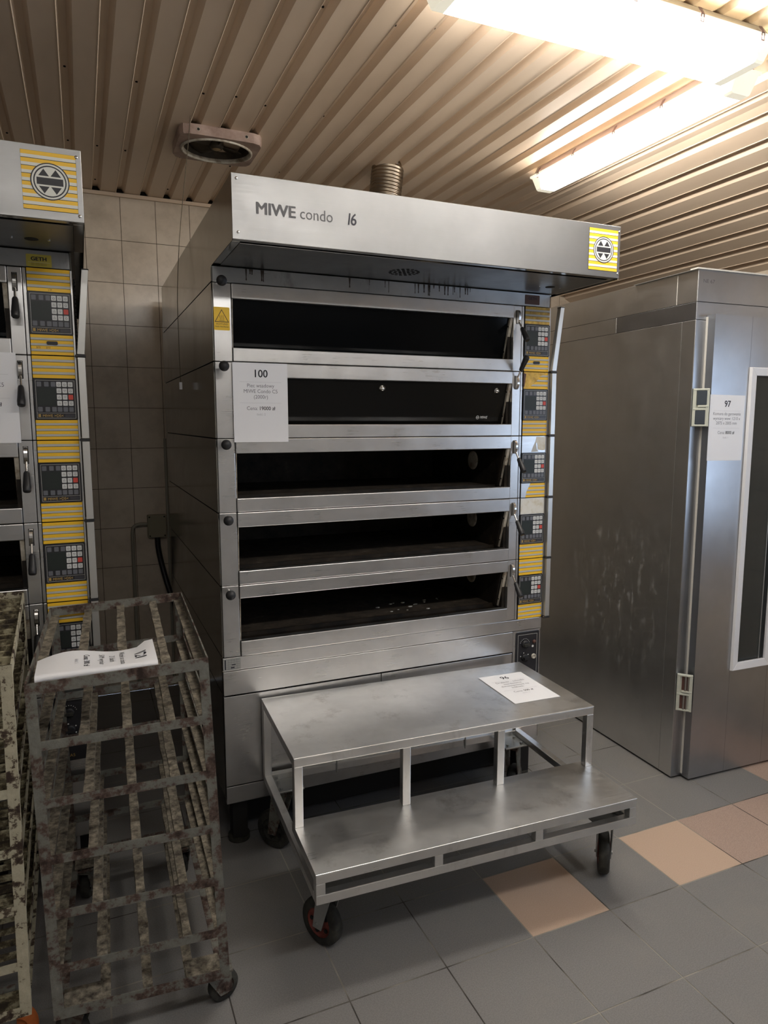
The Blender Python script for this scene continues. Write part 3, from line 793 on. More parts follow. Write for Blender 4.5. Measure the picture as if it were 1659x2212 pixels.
        for dx in (-0.006, 0, 0.006):
            pts = [(cx_ + dx + 0.0012 * math.sin(v_ * 2 * PI), 2.095 + v_ * 0.017) for v_ in [j / 10 for j in range(11)]]
            for j in range(10):
                (a, b_), (c_, d_) = pts[j], pts[j + 1]
                q.plate([(a - 0.0006, b_), (a + 0.0006, b_), (c_ + 0.0006, d_), (c_ - 0.0006, d_)], FRONT, 0.0014, 0.0016, 'ink')
        q.text('!ACHTUNG!', FRONT, cx_, 2.0775, 0.0085, 'ink', 0.0013, 'CENTER', 0.0, 0.95)
        q.text('Heiße Oberflächen', FRONT, cx_, 2.0685, 0.0072, 'ink', 0.0013, 'CENTER', 0.0, 0.90)
        q.build('warning_sticker', t)
    # ---- base below the decks
    q = MB(); q.box(0.0, 1.4995, 0.0, 0.018, 0.7535, 0.8065, 'steel'); q.build('base_band', t, 0.0018, 2)
    if main:
        q = MB(); q.rect(FRONT, 0.004, 0.070, 0.756, 0.803, 0.0003, 0.001, 'zinc')
        for j in range(5): q.rect(FRONT, 0.014, 0.066, 0.7625 + j * 0.0085, 0.763 + j * 0.0085, 0.001, 0.0012, 'ink')
        for j in range(4): q.rect(FRONT, 0.022 + j * 0.011, 0.0224 + j * 0.011, 0.760, 0.800, 0.001, 0.0012, 'ink')
        q.rect(FRONT, 0.007, 0.012, 0.760, 0.800, 0.001, 0.0013, 'ink'); q.rect(FRONT, 0.031, 0.045, 0.764, 0.769, 0.001, 0.0013, 'ink'); q.rect(FRONT, 0.035, 0.050, 0.776, 0.780, 0.001, 0.0013, 'ink')
        q.build('rating_plate', t)
    q = MB(); q.box(0.0, 1.3395, -0.004, 0.018, 0.6545, 0.7515, 'steel'); q.build('base_panel', t, 0.0018, 2)
    q = MB(); q.box(0.0, 0.6715, 0.0, 0.018, 0.275, 0.648, 'steel'); q.build('lower_door', t, 0.0018, 2)
    q = MB(); q.box(0.6745, 1.3395, 0.0, 0.018, 0.275, 0.648, 'steel'); q.build('lower_door', t, 0.0018, 2)
    q = MB(); q.box(0.0, 1.3395, 0.0, 0.018, 0.20, 0.271, 'steel'); q.build('plinth_bar', t, 0.0018, 2)
    q = MB(); q.box(0.0, 1.34, 0.02, 0.024, 0.21, 0.80, 'gap'); q.build('joint_backing', t)
    # lower right control box
    q = MB(); q.box(1.345, 1.4995, 0.004, 0.024, 0.20, 0.7505, 'steel'); cb = q.build('control_box', t, 0.0015)
    q = MB(); f2 = frame((0, 0.0035, 0), (1, 0, 0), (0, 0, 1))
    q.plate(rrect(1.360, 1.490, 0.50, 0.742, 0.006), f2, 0.0, 0.0025, 'panel')
    for a0_, a1_, b0_, b1_ in ((1.371, 1.479, 0.728, 0.7295), (1.371, 1.3725, 0.51, 0.729), (1.4775, 1.479, 0.51, 0.729)):
        q.rect(f2, a0_, a1_, b0_, b1_, 0.0025, 0.0029, 'grey')
    for j in range(9):
        a = PI * (0.1 + 0.8 * j / 8)
        q.rect(f2, 1.41 + 0.026 * math.cos(a) - .0012, 1.41 + 0.026 * math.cos(a) + .0012, 0.683 + 0.026 * math.sin(a) - .0012, 0.683 + 0.026 * math.sin(a) + .0012, 0.0025, 0.0029, 'white')
    for a, b_ in ((1.405, 0.640), (1.43, 0.630), (1.43, 0.605), (1.388, 0.625)):
        q.ring(f2, a, b_, 0.0028, 0.0, 0.0029, 'white', 10)
    q.ring(f2, 1.455, 0.668, 0.0058, 0.0, 0.0029, 'white', 14)
    q.text('YY1A5', f2, 1.40, 0.515, 0.016, 'gold', 0.0029, 'CENTER', 0.0, 1.0)
    q.build('control_face', cb)
    for a, b_ in ((1.41, 0.683), (1.41, 0.618)):
        q = MB(); q.lathe((a, 0.001, b_), (0, -1, 0), [(0.019, 0), (0.018, 0.010), (0.012, 0.012), (0.0, 0.012)], 'black', 24)
        q.box(a - 0.014, a + 0.014, -0.024, -0.010, b_ - 0.0045, b_ + 0.0045, 'rubber' if b_ > 0.65 else 'black')
        q.build('rotary_switch', cb)
    q = MB(); q.lathe((1.460, 0.001, 0.618), (0, -1, 0), [(0.0125, 0), (0.0125, 0.005), (0.0085, 0.007), (0.008, 0.003), (0, 0.003)], 'trimdirty', 20); q.build('key_lock', cb)
    q = MB(); q.lathe((1.462, 0.001, 0.690), (0, -1, 0), [(0.009, 0), (0.009, 0.004), (0.006, 0.008), (0, 0.009)], 'gethbrown', 20); q.build('pilot_lamp', cb)
    q = MB(); q.box(0.10, 1.40, 0.16, 1.6, 0.02, 0.21, 'gap'); q.build('under_shade_block', t)  # dark box added to keep light out and the space underneath black
    # feet, with the shade below the oven put into their near-black colour
    for fx, fy in ((0.06, 0.08), (1.45, 0.08), (0.06, 1.58), (1.45, 1.58)):
        q = MB(); q.box(fx - 0.03, fx + 0.03, fy - 0.035, fy + 0.035, 0.02, 0.21, 'gap'); q.cyl((fx, fy, 0), (fx, fy, 0.02), 0.045, 'rubber', 20)
        q.build('foot', t)
    return t

oven((0, 0, 0), 'wide five-deck steel bakery oven in the middle, with grey lettering on its hood', True)
oven((-1.9625, 0, 0), 'five-deck bakery oven at the left edge, only its yellow-striped control strip and hood corner showing', False)

# ================================================================ price sheets
def sheet(name_label, fr, num, lines, price, qty, w=0.21, h=0.297, group=None, loc=None, curl=0.0):
    """A4 sheet, origin of fr at its top-left corner, U to the right, V up"""
    m_ = MB(); n_ = 12
    o, U, V, N = fr
    def pt(a, b, hh): return o + U * a + V * b + N * (hh + curl * math.sin(PI * (-b / h)) * 0.5)
    vs = []
    for hh in (0.0, 0.0006):
        for j in range(n_ + 1):
            for i in range(2): vs.append(pt(w * i, -h * j / n_, hh))
    k2 = 2 * (n_ + 1)
    fs = [(2 * j, 2 * j + 1, 2 * j + 3, 2 * j + 2) for j in range(n_)] + [(k2 + 2 * j, k2 + 2 * j + 2, k2 + 2 * j + 3, k2 + 2 * j + 1) for j in range(n_)]
    fs += [(0, 1, k2 + 1, k2), (2 * n_, k2 + 2 * n_, k2 + 2 * n_ + 1, 2 * n_ + 1)]
    m_.add(vs, fs, 'paper')
    e = 0.0009
    if curl: e += curl * 0.5
    cx_ = w / 2
    m_.text(num, fr, cx_, -0.053, 0.040, 'ink', e, 'CENTER', 0.018, 0.95)
    m_.rect(fr, 0.025, w - 0.025, -0.0715, -0.071, e - 0.0002, e, 'inkfaint')
    b = -0.091
    for l_ in lines:
        m_.text(l_, fr, cx_, b, 0.0198, 'inklight', e, 'CENTER', -0.004, 0.93); b -= 0.021
    b -= 0.0
    m_.rect(fr, 0.025, w - 0.025, b + 0.0045, b + 0.005, e - 0.0002, e, 'inkfaint')
    b -= 0.022
    vs1, _ = text_mesh('Cena: ', 'LEFT', -0.004, 0.0); vs2, _ = text_mesh(price, 'LEFT', 0.0, 0.0)
    w1 = max(v[0] for v in vs1) * 0.0198 * 0.93 + 0.005; w2 = max(v[0] for v in vs2) * 0.0198 * 0.93
    x_ = cx_ - (w1 + w2) / 2
    m_.text('Cena: ', fr, x_, b, 0.0198, 'inklight', e, 'LEFT', -0.004, 0.93)
    m_.text(price, fr, x_ + w1, b, 0.0198, 'ink', e, 'LEFT', 0.012, 0.93)
    m_.text('Ilość: ' + qty, fr, cx_, b - 0.020, 0.0115, 'inkfaint', e, 'CENTER', -0.004, 0.95)
    ob = m_.build('price_sheet', loc=loc)
    return tag(ob, name_label, 'paper sign', 'A4 price sheets')

sheet('white price sheet number 100 taped across the middle oven between its first decks', frame((0.067, -0.009, 1.9435), (1, 0, -0.002), (0, 0, 1)),
      '100', ['Piec wsadowy', 'MIWE Condo C5', '(2000r)'], '19000 zł', '2', loc=(0.17, -0.009, 1.79))
sheet('white price sheet cut by the left picture edge, taped on the left oven', frame((-0.857, -0.009, 1.950), (1, 0, 0), (0, 0, 1)),
      '100', ['Piec wsadowy', 'MIWE Condo C5', '(2000r)'], '19000 zł', '2', loc=(-0.75, -0.009, 1.8))
CA = -0.0399; CO = Vector((0.1447, -0.0139, 0))
cU = Vector((math.cos(CA), math.sin(CA), 0)); cV = Vector((-math.sin(CA), math.cos(CA), 0))
sheet('white price sheet number 96 lying on the upper platform of the steps', (CO + cU * 0.916 + cV * (-0.118) + Vector((0, 0, 0.6285)), cU, cV, Vector((0, 0, 1))),
      '96', ['Drabinki - schodki', 'nierdzewne', 'dwustopniowe na', 'kółkach'], '500 zł', '2', loc=(1.1, -0.2, 0.6285))

# ================================================================ wheeled steps
def caster(parent, x, y, ztop, r, wd, head, tyre='rubber', hub='redhub', fork='zinc', name='caster', trail=0.035, loc0=None):
    """swivel caster: plate, fork, wheel; head = rolling direction angle"""
    d = Vector((math.cos(head), math.sin(head), 0)); a = Vector((-math.sin(head), math.cos(head), 0))
    c = Vector((x, y, 0)) + d * trail + Vector((0, 0, r))
    q = MB()
    q.box(x - 0.045, x + 0.045, y - 0.038, y + 0.038, ztop - 0.005, ztop, fork)
    q.cyl((x, y, ztop - 0.022), (x, y, ztop - 0.005), 0.028, fork, 18)
    top = Vector((x, y, ztop - 0.022))
    for sg in (-1, 1):
        off = a * sg * (wd / 2 + 0.006)
        pts = [top - d * 0.034 + off, top + d * 0.040 + off, c + d * 0.019 + off - Vector((0, 0, 0.016)), c - d * 0.019 + off - Vector((0, 0, 0.016))]
        vs = [p + a * (-0.0015) for p in pts] + [p + a * 0.0015 for p in pts]
        q.add(vs, [(0, 1, 2, 3), (7, 6, 5, 4), (0, 4, 5, 1), (1, 5, 6, 2), (2, 6, 7, 3), (3, 7, 4, 0)], fork)
    p0 = top - d * 0.028; p1 = top + d * 0.03; e = a * (wd / 2 + 0.007)
    q.add([p0 - e, p1 - e, p1 + e, p0 + e] + [v + Vector((0, 0, 0.003)) for v in (p0 - e, p1 - e, p1 + e, p0 + e)], [(0, 1, 2, 3), (4, 7, 6, 5), (0, 4, 5, 1), (1, 5, 6, 2), (2, 6, 7, 3), (3, 7, 4, 0)], fork)
    q.cyl(c - a * (wd / 2 + 0.013), c + a * (wd / 2 + 0.013), 0.007, fork, 10)
    fk = q.build(name, parent)
    q = MB(); hw = wd / 2
    q.lathe(c - a * hw, a, [(r * 0.62, 0.0), (r * 0.9, 0.0), (r * 0.98, wd * 0.15), (r, wd * 0.35), (r, wd * 0.65), (r * 0.98, wd * 0.85), (r * 0.9, wd), (r * 0.62, wd)], tyre, 32)
    q.lathe(c - a * hw, a, [(r * 0.62, 0.001), (r * 0.60, wd * 0.2), (r * 0.28, wd * 0.22), (r * 0.26, -0.002), (0.0, -0.002)], hub, 24)
    q.lathe(c + a * hw, a * -1, [(r * 0.62, 0.001), (r * 0.60, wd * 0.2), (r * 0.28, wd * 0.22), (r * 0.26, -0.002), (0.0, -0.002)], hub, 24)
    for j in range(5):
        t_ = 2 * PI * j / 5
        for sg in (-1, 1):
            pc = c + a * sg * (hw * 0.6) + (d * math.cos(t_) + Vector((0, 0, 1)) * math.sin(t_)) * r * 0.44
            q.cyl(pc, pc + a * sg * 0.004, r * 0.09, 'gap', 8)
    q.build('wheel', fk)
    return fk

st = thing('wheeled_steps', 'two-step stainless steel platform on castors in front of the middle oven', 'steps', tuple(CO), CA)
w, d1, d2, z1, z2, z3 = 1.195, 0.540, 0.797, 0.627, 0.382, 0.282
q = MB(); q.box(0, w, -d1, 0, z1 - 0.003, z1, 'cart'); q.build('upper_platform', st, 0.001)
q = MB()
T = 0.030
for a0_, a1_, b0_, b1_ in ((0.001, w - .001, -d1 + .001, -d1 + T), (0.001, w - .001, -T, -0.001), (0.001, T, -d1 + T, -T), (w - T, w - .001, -d1 + T, -T)):
    q.box(a0_, a1_, b0_, b1_, z1 - T - 0.003, z1 - 0.003, 'cart')
q.build('platform_frame', st, 0.002, 2)
for px_ in (0.001, 0.389, 0.768, w - T - 0.001):
    q = MB(); q.box(px_, px_ + T, -d1 + 0.001, -d1 + T, z2, z1 - T - 0.003, 'cart'); q.build('post', st, 0.002, 2)
for px_ in (0.001, w - T - 0.001):
    q = MB(); q.box(px_, px_ + T, -T, -0.001, z3, z1 - T - 0.003, 'cart'); q.build('post', st, 0.002, 2)
q = MB(); q.box(0, w, -d2, -d1 + 0.045, z2 - 0.003, z2, 'cart'); q.build('lower_step', st, 0.001)
q = MB()
q.box(0.001, w - .001, -d2 + .001, -d2 + T, z2 - T - 0.003, z2 - 0.003, 'cart')
q.box(0.001, w - .001, -d2 + .001, -d2 + T, z3, z3 + T, 'cart')
for px_ in (0.001, 0.393, 0.770, w - T - 0.001): q.box(px_, px_ + T, -d2 + .0012, -d2 + T, z3 + T, z2 - T - 0.003, 'cart')
q.box(0.001, w - .001, -d1 + 0.015, -d1 + 0.045, z2 - T - 0.003, z2 - 0.003, 'cart')
q.box(0.001, T, -d2 + T, -d1 + 0.015, z2 - T - 0.003, z2 - 0.003, 'cart'); q.box(w - T, w - .001, -d2 + T, -d1 + 0.015, z2 - T - 0.003, z2 - 0.003, 'cart')
q.build('step_frame', st, 0.002, 2)
q = MB()
q.box(0.001, T, -d2 + T, -0.001, z3, z3 + T, 'cart'); q.box(w - T, w - .001, -d2 + T, -0.001, z3, z3 + T, 'cart')
q.box(T, w - T, -T, -0.001, z3, z3 + T, 'cart'); q.box(T, w - T, -d2 + 0.10, -d2 + 0.13, z3, z3 + 0.005, 'cart')
for px_ in (0.30, 0.60, 0.90): q.box(px_, px_ + 0.006, -T - 0.006, -T, z3 - 0.01, z3 + T + 0.03, 'zinc')
for bx_, by_ in ((T, -d2 + T), (w - T - 0.11, -d2 + T), (T, -0.13), (w - T - 0.11, -0.13)):
    q.box(bx_, bx_ + 0.11, by_, by_ + 0.10, z3 - 0.001, z3 + 0.006, 'zinc')
    for dx_ in (0.02, 0.09):
        for dy_ in (0.02, 0.08): q.cyl((bx_ + dx_, by_ + dy_, z3 + 0.006), (bx_ + dx_, by_ + dy_, z3 + 0.014), 0.007, 'zinc', 6)
q.build('base_frame', st, 0.0015)
caster(st, 0.098, -0.648, z3 - 0.001, 0.080, 0.040, 2.10, trail=0.050)
caster(st, w - 0.035, -0.675, z3 - 0.001, 0.080, 0.040, 0.95, trail=0.048)
caster(st, 0.070, -0.06, z3 - 0.001, 0.080, 0.038, 2.3, trail=0.045, hub='rubber', fork='rack')
caster(st, w - 0.075, -0.08, z3 - 0.001, 0.080, 0.038, 0.75, trail=0.035, hub='rubber', fork='rack')

# ================================================================ proofing chamber
pf = thing('proofing_chamber', 'tall grey steel proofing cabinet on the right with a hinged door', 'proofing cabinet', (2.0859, -0.2731, 0), -0.0354)
PW, PD = 1.08, 2.05
q = MB(); q.box(0.003, PW, 0.003, PD, 0.012, 2.385, 'gap'); q.build('body', pf)
def sidep(v0, v1, z0, z1, m_='proof', nm='side_panel'):
    q = MB(); q.box(0.0, 0.003, v0, v1, z0, z1, m_); return q.build(nm, pf, 0.0008)
sidep(0.0005, 0.0795, 0.010, 2.176); sidep(0.0815, PD, 0.010, 2.176)
sidep(0.0005, 0.531, 2.178, 2.254, 'proofdoor', 'side_band'); sidep(0.532, PD, 2.178, 2.254, 'proof', 'side_band')
sidep(0.0005, 0.120, 2.256, 2.393, 'proof', 'top_band'); sidep(0.122, PD, 2.256, 2.393, 'proof', 'top_band')
q = MB(); q.box(-0.0006, 0.0, 0.1195, 0.1225, 2.256, 2.392, 'gasket'); q.build('joint_strip', pf)
q = MB(); q.box(-0.0006, 0, 0.0795, 0.0815, 0.02, 2.174, 'alu'); q.build('joint_strip', pf)
q = MB(); q.box(0.0, PW, -0.0025, 0.0, 2.256, 2.393, 'proofdoor'); ft = q.build('front_fascia', pf, 0.0008)
q = MB(); q.text('NE 67', frame((0, -0.0031, 0), (1, 0, 0), (0, 0, 1)), 0.027, 2.338, 0.023, 'inkgrey', 0, 'LEFT', -0.004, 1.15); q.build('hand_lettering', ft)
q = MB(); q.box(0.0, PW, -0.002, 0.0, 2.178, 2.254, 'proofdoor'); q.build('front_band', pf, 0.0008)
q = MB(); q.box(0.0, 0.062, -0.002, 0.0, 0.010, 2.176, 'proofdoor'); q.box(0.062, PW, -0.001, 0.0, 0.010, 2.176, 'gap'); q.build('door_post', pf, 0.0008)
q = MB(); q.box(-0.018, PW, -0.014, 0.03, 2.393, 2.399, 'gasket'); q.box(-0.012, 0.02, 0.03, 0.4, 2.393, 2.396, 'alu'); q.build('top_flashing', pf)
q = MB(); q.box(0.058, 0.064, -0.012, 0.0, 0.02, 2.19, 'gasket'); q.build('door_gasket', pf, 0.001)
# door
q = MB(); dx0, dx1, dy = 0.060, 0.990, -0.0525
wx0, wx1, wz0, wz1 = 0.281, 0.532, 0.527, 1.972
ix0, ix1, iz0, iz1 = 0.318, 0.497, 0.565, 1.934
for a0_, a1_, b0_, b1_ in ((dx0, ix0, 0.012, 2.197), (ix1, dx1, 0.012, 2.197), (ix0, ix1, 0.012, iz0), (ix0, ix1, iz1, 2.197)):
    q.box(a0_, a1_, dy, -0.004, b0_, b1_, 'proofdoor')
dr_ = q.build('door', pf)
for a0_, a1_, b0_, b1_ in ((0.2825, 0.2833, 0.012, wz0), (0.2825, 0.2833, wz1, 2.197), (0.5305, 0.5313, 0.012, wz0), (0.5305, 0.5313, wz1, 2.197)):
    q = MB(); q.box(a0_, a1_, dy - 0.0004, dy, b0_, b1_, 'inkgrey'); q.build('door_seam', dr_)
q = MB()
fw = [(wx0, wz0), (wx1, wz0), (wx1, wz1), (wx0, wz1)]; fi = [(ix0, iz0), (ix1, iz0), (ix1, iz1), (ix0, iz1)]
for k in range(4):
    k1 = (k + 1) % 4
    a, b_, c_, d_ = fw[k], fw[k1], fi[k1], fi[k]
    vs = [(p[0], dy - 0.0005, p[1]) for p in (a, b_, c_, d_)] + [(p[0] + (0.003 if p[0] < 0.4 else -0.003), dy - 0.016, p[1] + (0.003 if p[1] < 1.2 else -0.003)) for p in (a, b_)] + [(p[0], dy - 0.012, p[1]) for p in (c_, d_)]
    q.add(vs, [(0, 1, 2, 3), (4, 7, 6, 5), (0, 4, 5, 1), (2, 6, 7, 3), (0, 3, 7, 4), (1, 5, 6, 2)], 'pvc')
wf = q.build('window_frame', dr_, 0.001)
q = MB(); q.box(ix0, ix1, dy + 0.010, dy + 0.014, iz0, iz1, 'pane'); q.box(ix1 - 0.022, ix1 - 0.019, dy + 0.006, dy + 0.010, iz0, iz1, 'alu'); q.build('window_pane', dr_)
def hinge(z0, z1, closed):
    # a plastic hinge set across the corner between door post and door edge
    fr = frame((0.005, -0.0035, 0), (0.68, -0.733, 0), (0, 0, 1))
    L = 0.069; zm = (z0 + z1) / 2
    q = MB()
    q.plate([(0, z0), (L, z0), (L, z1), (0, z1)], fr, -0.004, 0.005, 'hinge')
    q.rect(fr, 0.0, 0.015, z0, z1, 0.0, 0.012, 'hinge')
    q.rect(fr, L - 0.015, L, z0, z1, 0.0, 0.012, 'hinge')
    q.rect(fr, 0.004, L - 0.006, z1 - 0.009, z1 - 0.001, 0.0, 0.013, 'hinge'); q.rect(fr, 0.022, L - 0.001, zm + 0.001, zm + 0.011, 0.0, 0.013, 'hinge')
    q.rect(fr, 0.002, L - 0.014, zm - 0.012, zm - 0.002, 0.0, 0.013, 'hinge'); q.rect(fr, 0.004, L - 0.006, z0 + 0.001, z0 + 0.009, 0.0, 0.013, 'hinge')
    hg = q.build('door_hinge', pf, 0.002, 2)
    for a, b_, x0, x1 in ((z1 - 0.010, zm + 0.012, 0.017, L - 0.010), (zm - 0.013, z0 + 0.010, 0.012, L - 0.015)):
        q = MB()
        if closed: q.rect(fr, x0, x1, b_, a, 0.004, 0.0126, 'hingedark')
        else:
            q.rect(fr, x0 + 0.004, x1 - 0.006, b_, a, 0.005, 0.0056, 'gethbrown')
            o, U, V, N = fr; c_ = o + U * ((x0 + x1) / 2) + N * 0.009
            q.cyl(c_ + V * b_, c_ + V * a, 0.005, 'hingesteel', 12); q.cyl(c_ + U * 0.012 + V * b_, c_ + U * 0.012 + V * a, 0.003, 'hingesteel', 8)
        q.build('hinge_cover' if closed else 'hinge_pin', hg, 0.001 if closed else 0)
hinge(1.702, 1.872, True)
hinge(0.355, 0.535, False)
PO = Vector((2.0859, -0.2731, 0)); pa = -0.0354
pU = Vector((math.cos(pa), math.sin(pa), 0)); pV = Vector((-math.sin(pa), math.cos(pa), 0))
sheet('white price sheet number 97 taped on the grey cabinet door beside its window', (PO + pU * 0.0555 + pV * (dy - 0.001) + Vector((0, 0, 1.845)), (pU + Vector((0, 0, -0.01))).normalized(), Vector((0, 0, 1)), -pV),
      '97', ['Komora do garowania', 'wymiary wew: 1210 x', '2075 x 2005 mm'], '8000 zł', '1', loc=tuple(PO + pU * 0.16 + pV * (dy - 0.001) + Vector((0, 0, 1.7))))

# ================================================================ tray racks
def make_rack(name, label, cor, mframe, mrail, style, pos, casters):
    """cor: 8 corners [(bottom) fl, fr, bl, br, (top) fl, fr, bl, br] of the rack's outline"""
    cor = [Vector(c_) for c_ in cor]; pos = Vector(pos)
    t = thing(name, label, 'tray rack', tuple(pos))
    def F(u, v, w_):
        b_ = [cor[0].lerp(cor[1], u), cor[2].lerp(cor[3], u), cor[4].lerp(cor[5], u), cor[6].lerp(cor[7], u)]
        return b_[0].lerp(b_[1], v).lerp(b_[2].lerp(b_[3], v), w_) - pos
    Wm = (cor[5] - cor[4]).length; Dm = (cor[6] - cor[4]).length; Hm = (cor[4] - cor[0]).length
    def xf(p): return F(p.x / Wm, p.y / Dm, p.z / Hm)
    def bx(mb, *a): mb.box(*a, xf=xf)
    # corner posts, angle section
    A, th = 0.026, 0.004
    for ux in (0, 1):
        for vy in (0, 1):
            q = MB()
            x0, x1 = (0, A) if ux == 0 else (Wm - A, Wm); y0, y1 = (0, th) if vy == 0 else (Dm - th, Dm)
            bx(q, x0, x1, y0, y1, 0, Hm, mframe)
            x0, x1 = (0, th) if ux == 0 else (Wm - th, Wm); y0, y1 = (th, A) if vy == 0 else (Dm - A, Dm - th)
            bx(q, x0, x1, y0, y1, 0, Hm, mframe)
            q.build('post', t)
    NL = 6
    lev = [Hm * (1 - k / (NL + 0.0)) for k in range(NL)]   # upper edges of the shelf levels, top first
    for k, z in enumerate(lev):
        hh = 0.030 if k == 0 else 0.024
        for yy, nm in ((0.0, 'front_bar'), (Dm - 0.004, 'back_bar')):
            q = MB()
            if k == 0: bx(q, 0, Wm, yy - 0.0006, yy + 0.0042, z - hh, z, mframe)
            else: bx(q, A - 0.006, Wm - A + 0.006, yy + 0.0005, yy + 0.0038, z - hh, z, mframe)
            q.build(nm, t)
        # side ledges
        for x0, x1, x2, x3 in ((0.004, 0.030, 0.0, 0.004), (Wm - 0.030, Wm - 0.004, Wm - 0.004, Wm)):
            q = MB(); bx(q, x0, x1, 0.004, Dm - 0.004, z - hh, z - hh + 0.004, mrail); bx(q, x2, x3, A, Dm - A, z - hh, z - 0.001, mframe)
            q.build('side_ledge', t)
        if style == 'rails':
            for u in (0.275, 0.515, 0.765):
                q = MB(); xm = Wm * u; seg = 14
                # rail with a crusted, slightly uneven upper face
                w0 = 0.026
                prev = None
                vs = []; fs = []
                for j in range(seg + 1):
                    yv = 0.004 + (Dm - 0.008) * j / seg
                    a = w0 / 2 + random.uniform(-0.0015, 0.0015); zt_ = z - hh + 0.009 + random.uniform(-0.0012, 0.0016)
                    vs += [(xm - a, yv, z - hh), (xm + a, yv, z - hh), (xm + a * 0.92, yv, zt_), (xm - a * 0.92, yv, zt_)]
                for j in range(seg):
                    b_ = 4 * j
                    for e_ in range(4): fs.append((b_ + e_, b_ + (e_ + 1) % 4, b_ + 4 + (e_ + 1) % 4, b_ + 4 + e_))
                fs += [(0, 1, 2, 3), (4 * seg + 3, 4 * seg + 2, 4 * seg + 1, 4 * seg)]
                q.add(vs, fs, mrail, xf=xf)
                q.build('shelf_rail', t)
        else:
            NR = 15
            q = MB(); bx(q, 0.004, 0.008, 0.01, Dm - 0.01, z - hh + 0.004, z - hh + 0.014, mrail); bx(q, Wm - 0.008, Wm - 0.004, 0.01, Dm - 0.01, z - hh + 0.004, z - hh + 0.014, mrail)
            for j in range(1, NR):
                yv = Dm * j / NR
                bx(q, 0.004, Wm - 0.004, yv - 0.006, yv + 0.006, z - hh + 0.004 , z - hh + 0.016 + random.uniform(0, 0.003), mrail)
            q.build('slatted_shelf', t)
    # bottom frame with gusset plates
    q = MB()
    bx(q, A, Wm - A, 0.0, 0.03, 0.0, 0.004, mframe); bx(q, A, Wm - A, 0.0, 0.004, 0.004, 0.028, mframe)
    bx(q, A, Wm - A, Dm - 0.03, Dm, 0.0, 0.004, mframe); bx(q, A, Wm - A, Dm - 0.004, Dm, 0.004, 0.028, mframe)
    bx(q, 0.004, 0.03, 0.03, Dm - 0.03, 0.0, 0.004, mframe); bx(q, Wm - 0.03, Wm - 0.004, 0.03, Dm - 0.03, 0.0, 0.004, mframe)
    if style == 'rails':
        for u in (0.275, 0.515, 0.765): bx(q, Wm * u - 0.013, Wm * u + 0.013, 0.03, Dm - 0.03, 0.0, 0.006, mrail)
    q.build('bottom_frame', t)
    for ux in (0, 1):
        for vy in (0, 1):
            q = MB(); x0 = 0.02 if ux == 0 else Wm - 0.115; y0 = 0.012 if vy == 0 else Dm - 0.095
            bx(q, x0, x0 + 0.095, y0, y0 + 0.083, 0.0045, 0.0095, mrail)
            q.build('corner_plate', t)
    for (u, v, hd, r_, ty, hb) in casters:
        p = F(u, v, 0)
        caster(t, p.x, p.y, p.z - 0.001, r_, 0.030, hd, ty, hb, 'rack', trail=0.022)
    return t

R1 = [(-0.6060, -0.7870, 0.150), (-0.1430, -0.7870, 0.118), (-0.578, -0.018, 0.135), (-0.135, -0.018, 0.130),
      (-0.6232, -0.7783, 1.0770), (-0.1765, -0.7966, 1.0916), (-0.5930, -0.018, 1.0790), (-0.1480, -0.022, 1.0937)]
make_rack('tray_rack', 'grey crusted tray trolley in the lower left with a price sheet on top', R1, 'rack', 'rail', 'rails', (-0.38, -0.4, 0),
          [(0.12, 0.08, 2.5, 0.050, 'rubber', 'zinc'), (0.93, 0.08, 0.3, 0.046, 'rubber', 'rack'), (0.12, 0.92, 1.2, 0.050, 'rubber', 'zinc'), (0.88, 0.92, 1.7, 0.050, 'rubber', 'zinc')])
R2 = [(-1.105, -0.800, 0.20), (-0.655, -0.800, 0.20), (-1.120, -0.030, 0.20), (-0.668, -0.030, 0.20),
      (-1.090, -0.835, 1.15), (-0.640, -0.835, 1.15), (-1.120, -0.030, 1.15), (-0.668, -0.030, 1.15)]
make_rack('tray_rack', 'cream flaking tray trolley with slatted shelves at the left picture edge', R2, 'cream', 'creamrail', 'slats', (-0.88, -0.42, 0),
          [(0.12, 0.08, 2.5, 0.078, 'orange', 'orange'), (0.80, 0.12, 0.35, 0.078, 'orange', 'orange'), (0.12, 0.92, 1.2, 0.078, 'orange', 'orange'), (0.88, 0.92, 1.7, 0.078, 'orange', 'orange')])

# sheet 121: lies over the rails, its near part slipped down behind the front bar
q = MB()
n1, n2 = 14, 16
XP0, XP1 = -0.600, -0.303
def ph(u, s_):
    """u across the long side (0 left .. 1 right), s_ distance from the rear edge"""
    x = XP0 + (XP1 - XP0) * u
    yb = -0.775 + 0.150 + 0.028 * math.sin(u * PI) * 1 + 0.02 * u
    rear_z = 1.084 + 0.010 * math.sin(u * 7.0) + (0.012 if u > 0.9 else 0)
    L = yb - (-0.765)
    if s_ < L: return Vector((x, yb - s_, rear_z + (1.088 + 0.006 * 0 - rear_z) * min(1, s_ / L)))
    e_ = s_ - L
    if e_ < 0.016: return Vector((x, -0.765 - e_ * 0.1, 1.088 - e_))
    return Vector((x, -0.7666 + (e_ - 0.016) * 0.97, 1.072 - (e_ - 0.016) * 0.2))
vs = []
for hh in (0, 1):
    for i in range(n1 + 1):
        for j in range(n2 + 1):
            p = ph(i / n1, 0.21 * j / n2); vs.append((p.x, p.y + (0.0004 if hh and 0 else 0), p.z + 0.0006 * hh))
fs = []
for hh in (0, 1):
    b_ = hh * (n1 + 1) * (n2 + 1)
    for i in range(n1):
        for j in range(n2):
            a = b_ + i * (n2 + 1) + j
            fs.append((a, a + 1, a + n2 + 2, a + n2 + 1) if hh else (a, a + n2 + 1, a + n2 + 2, a + 1))
q.add(vs, fs, 'paper', True)
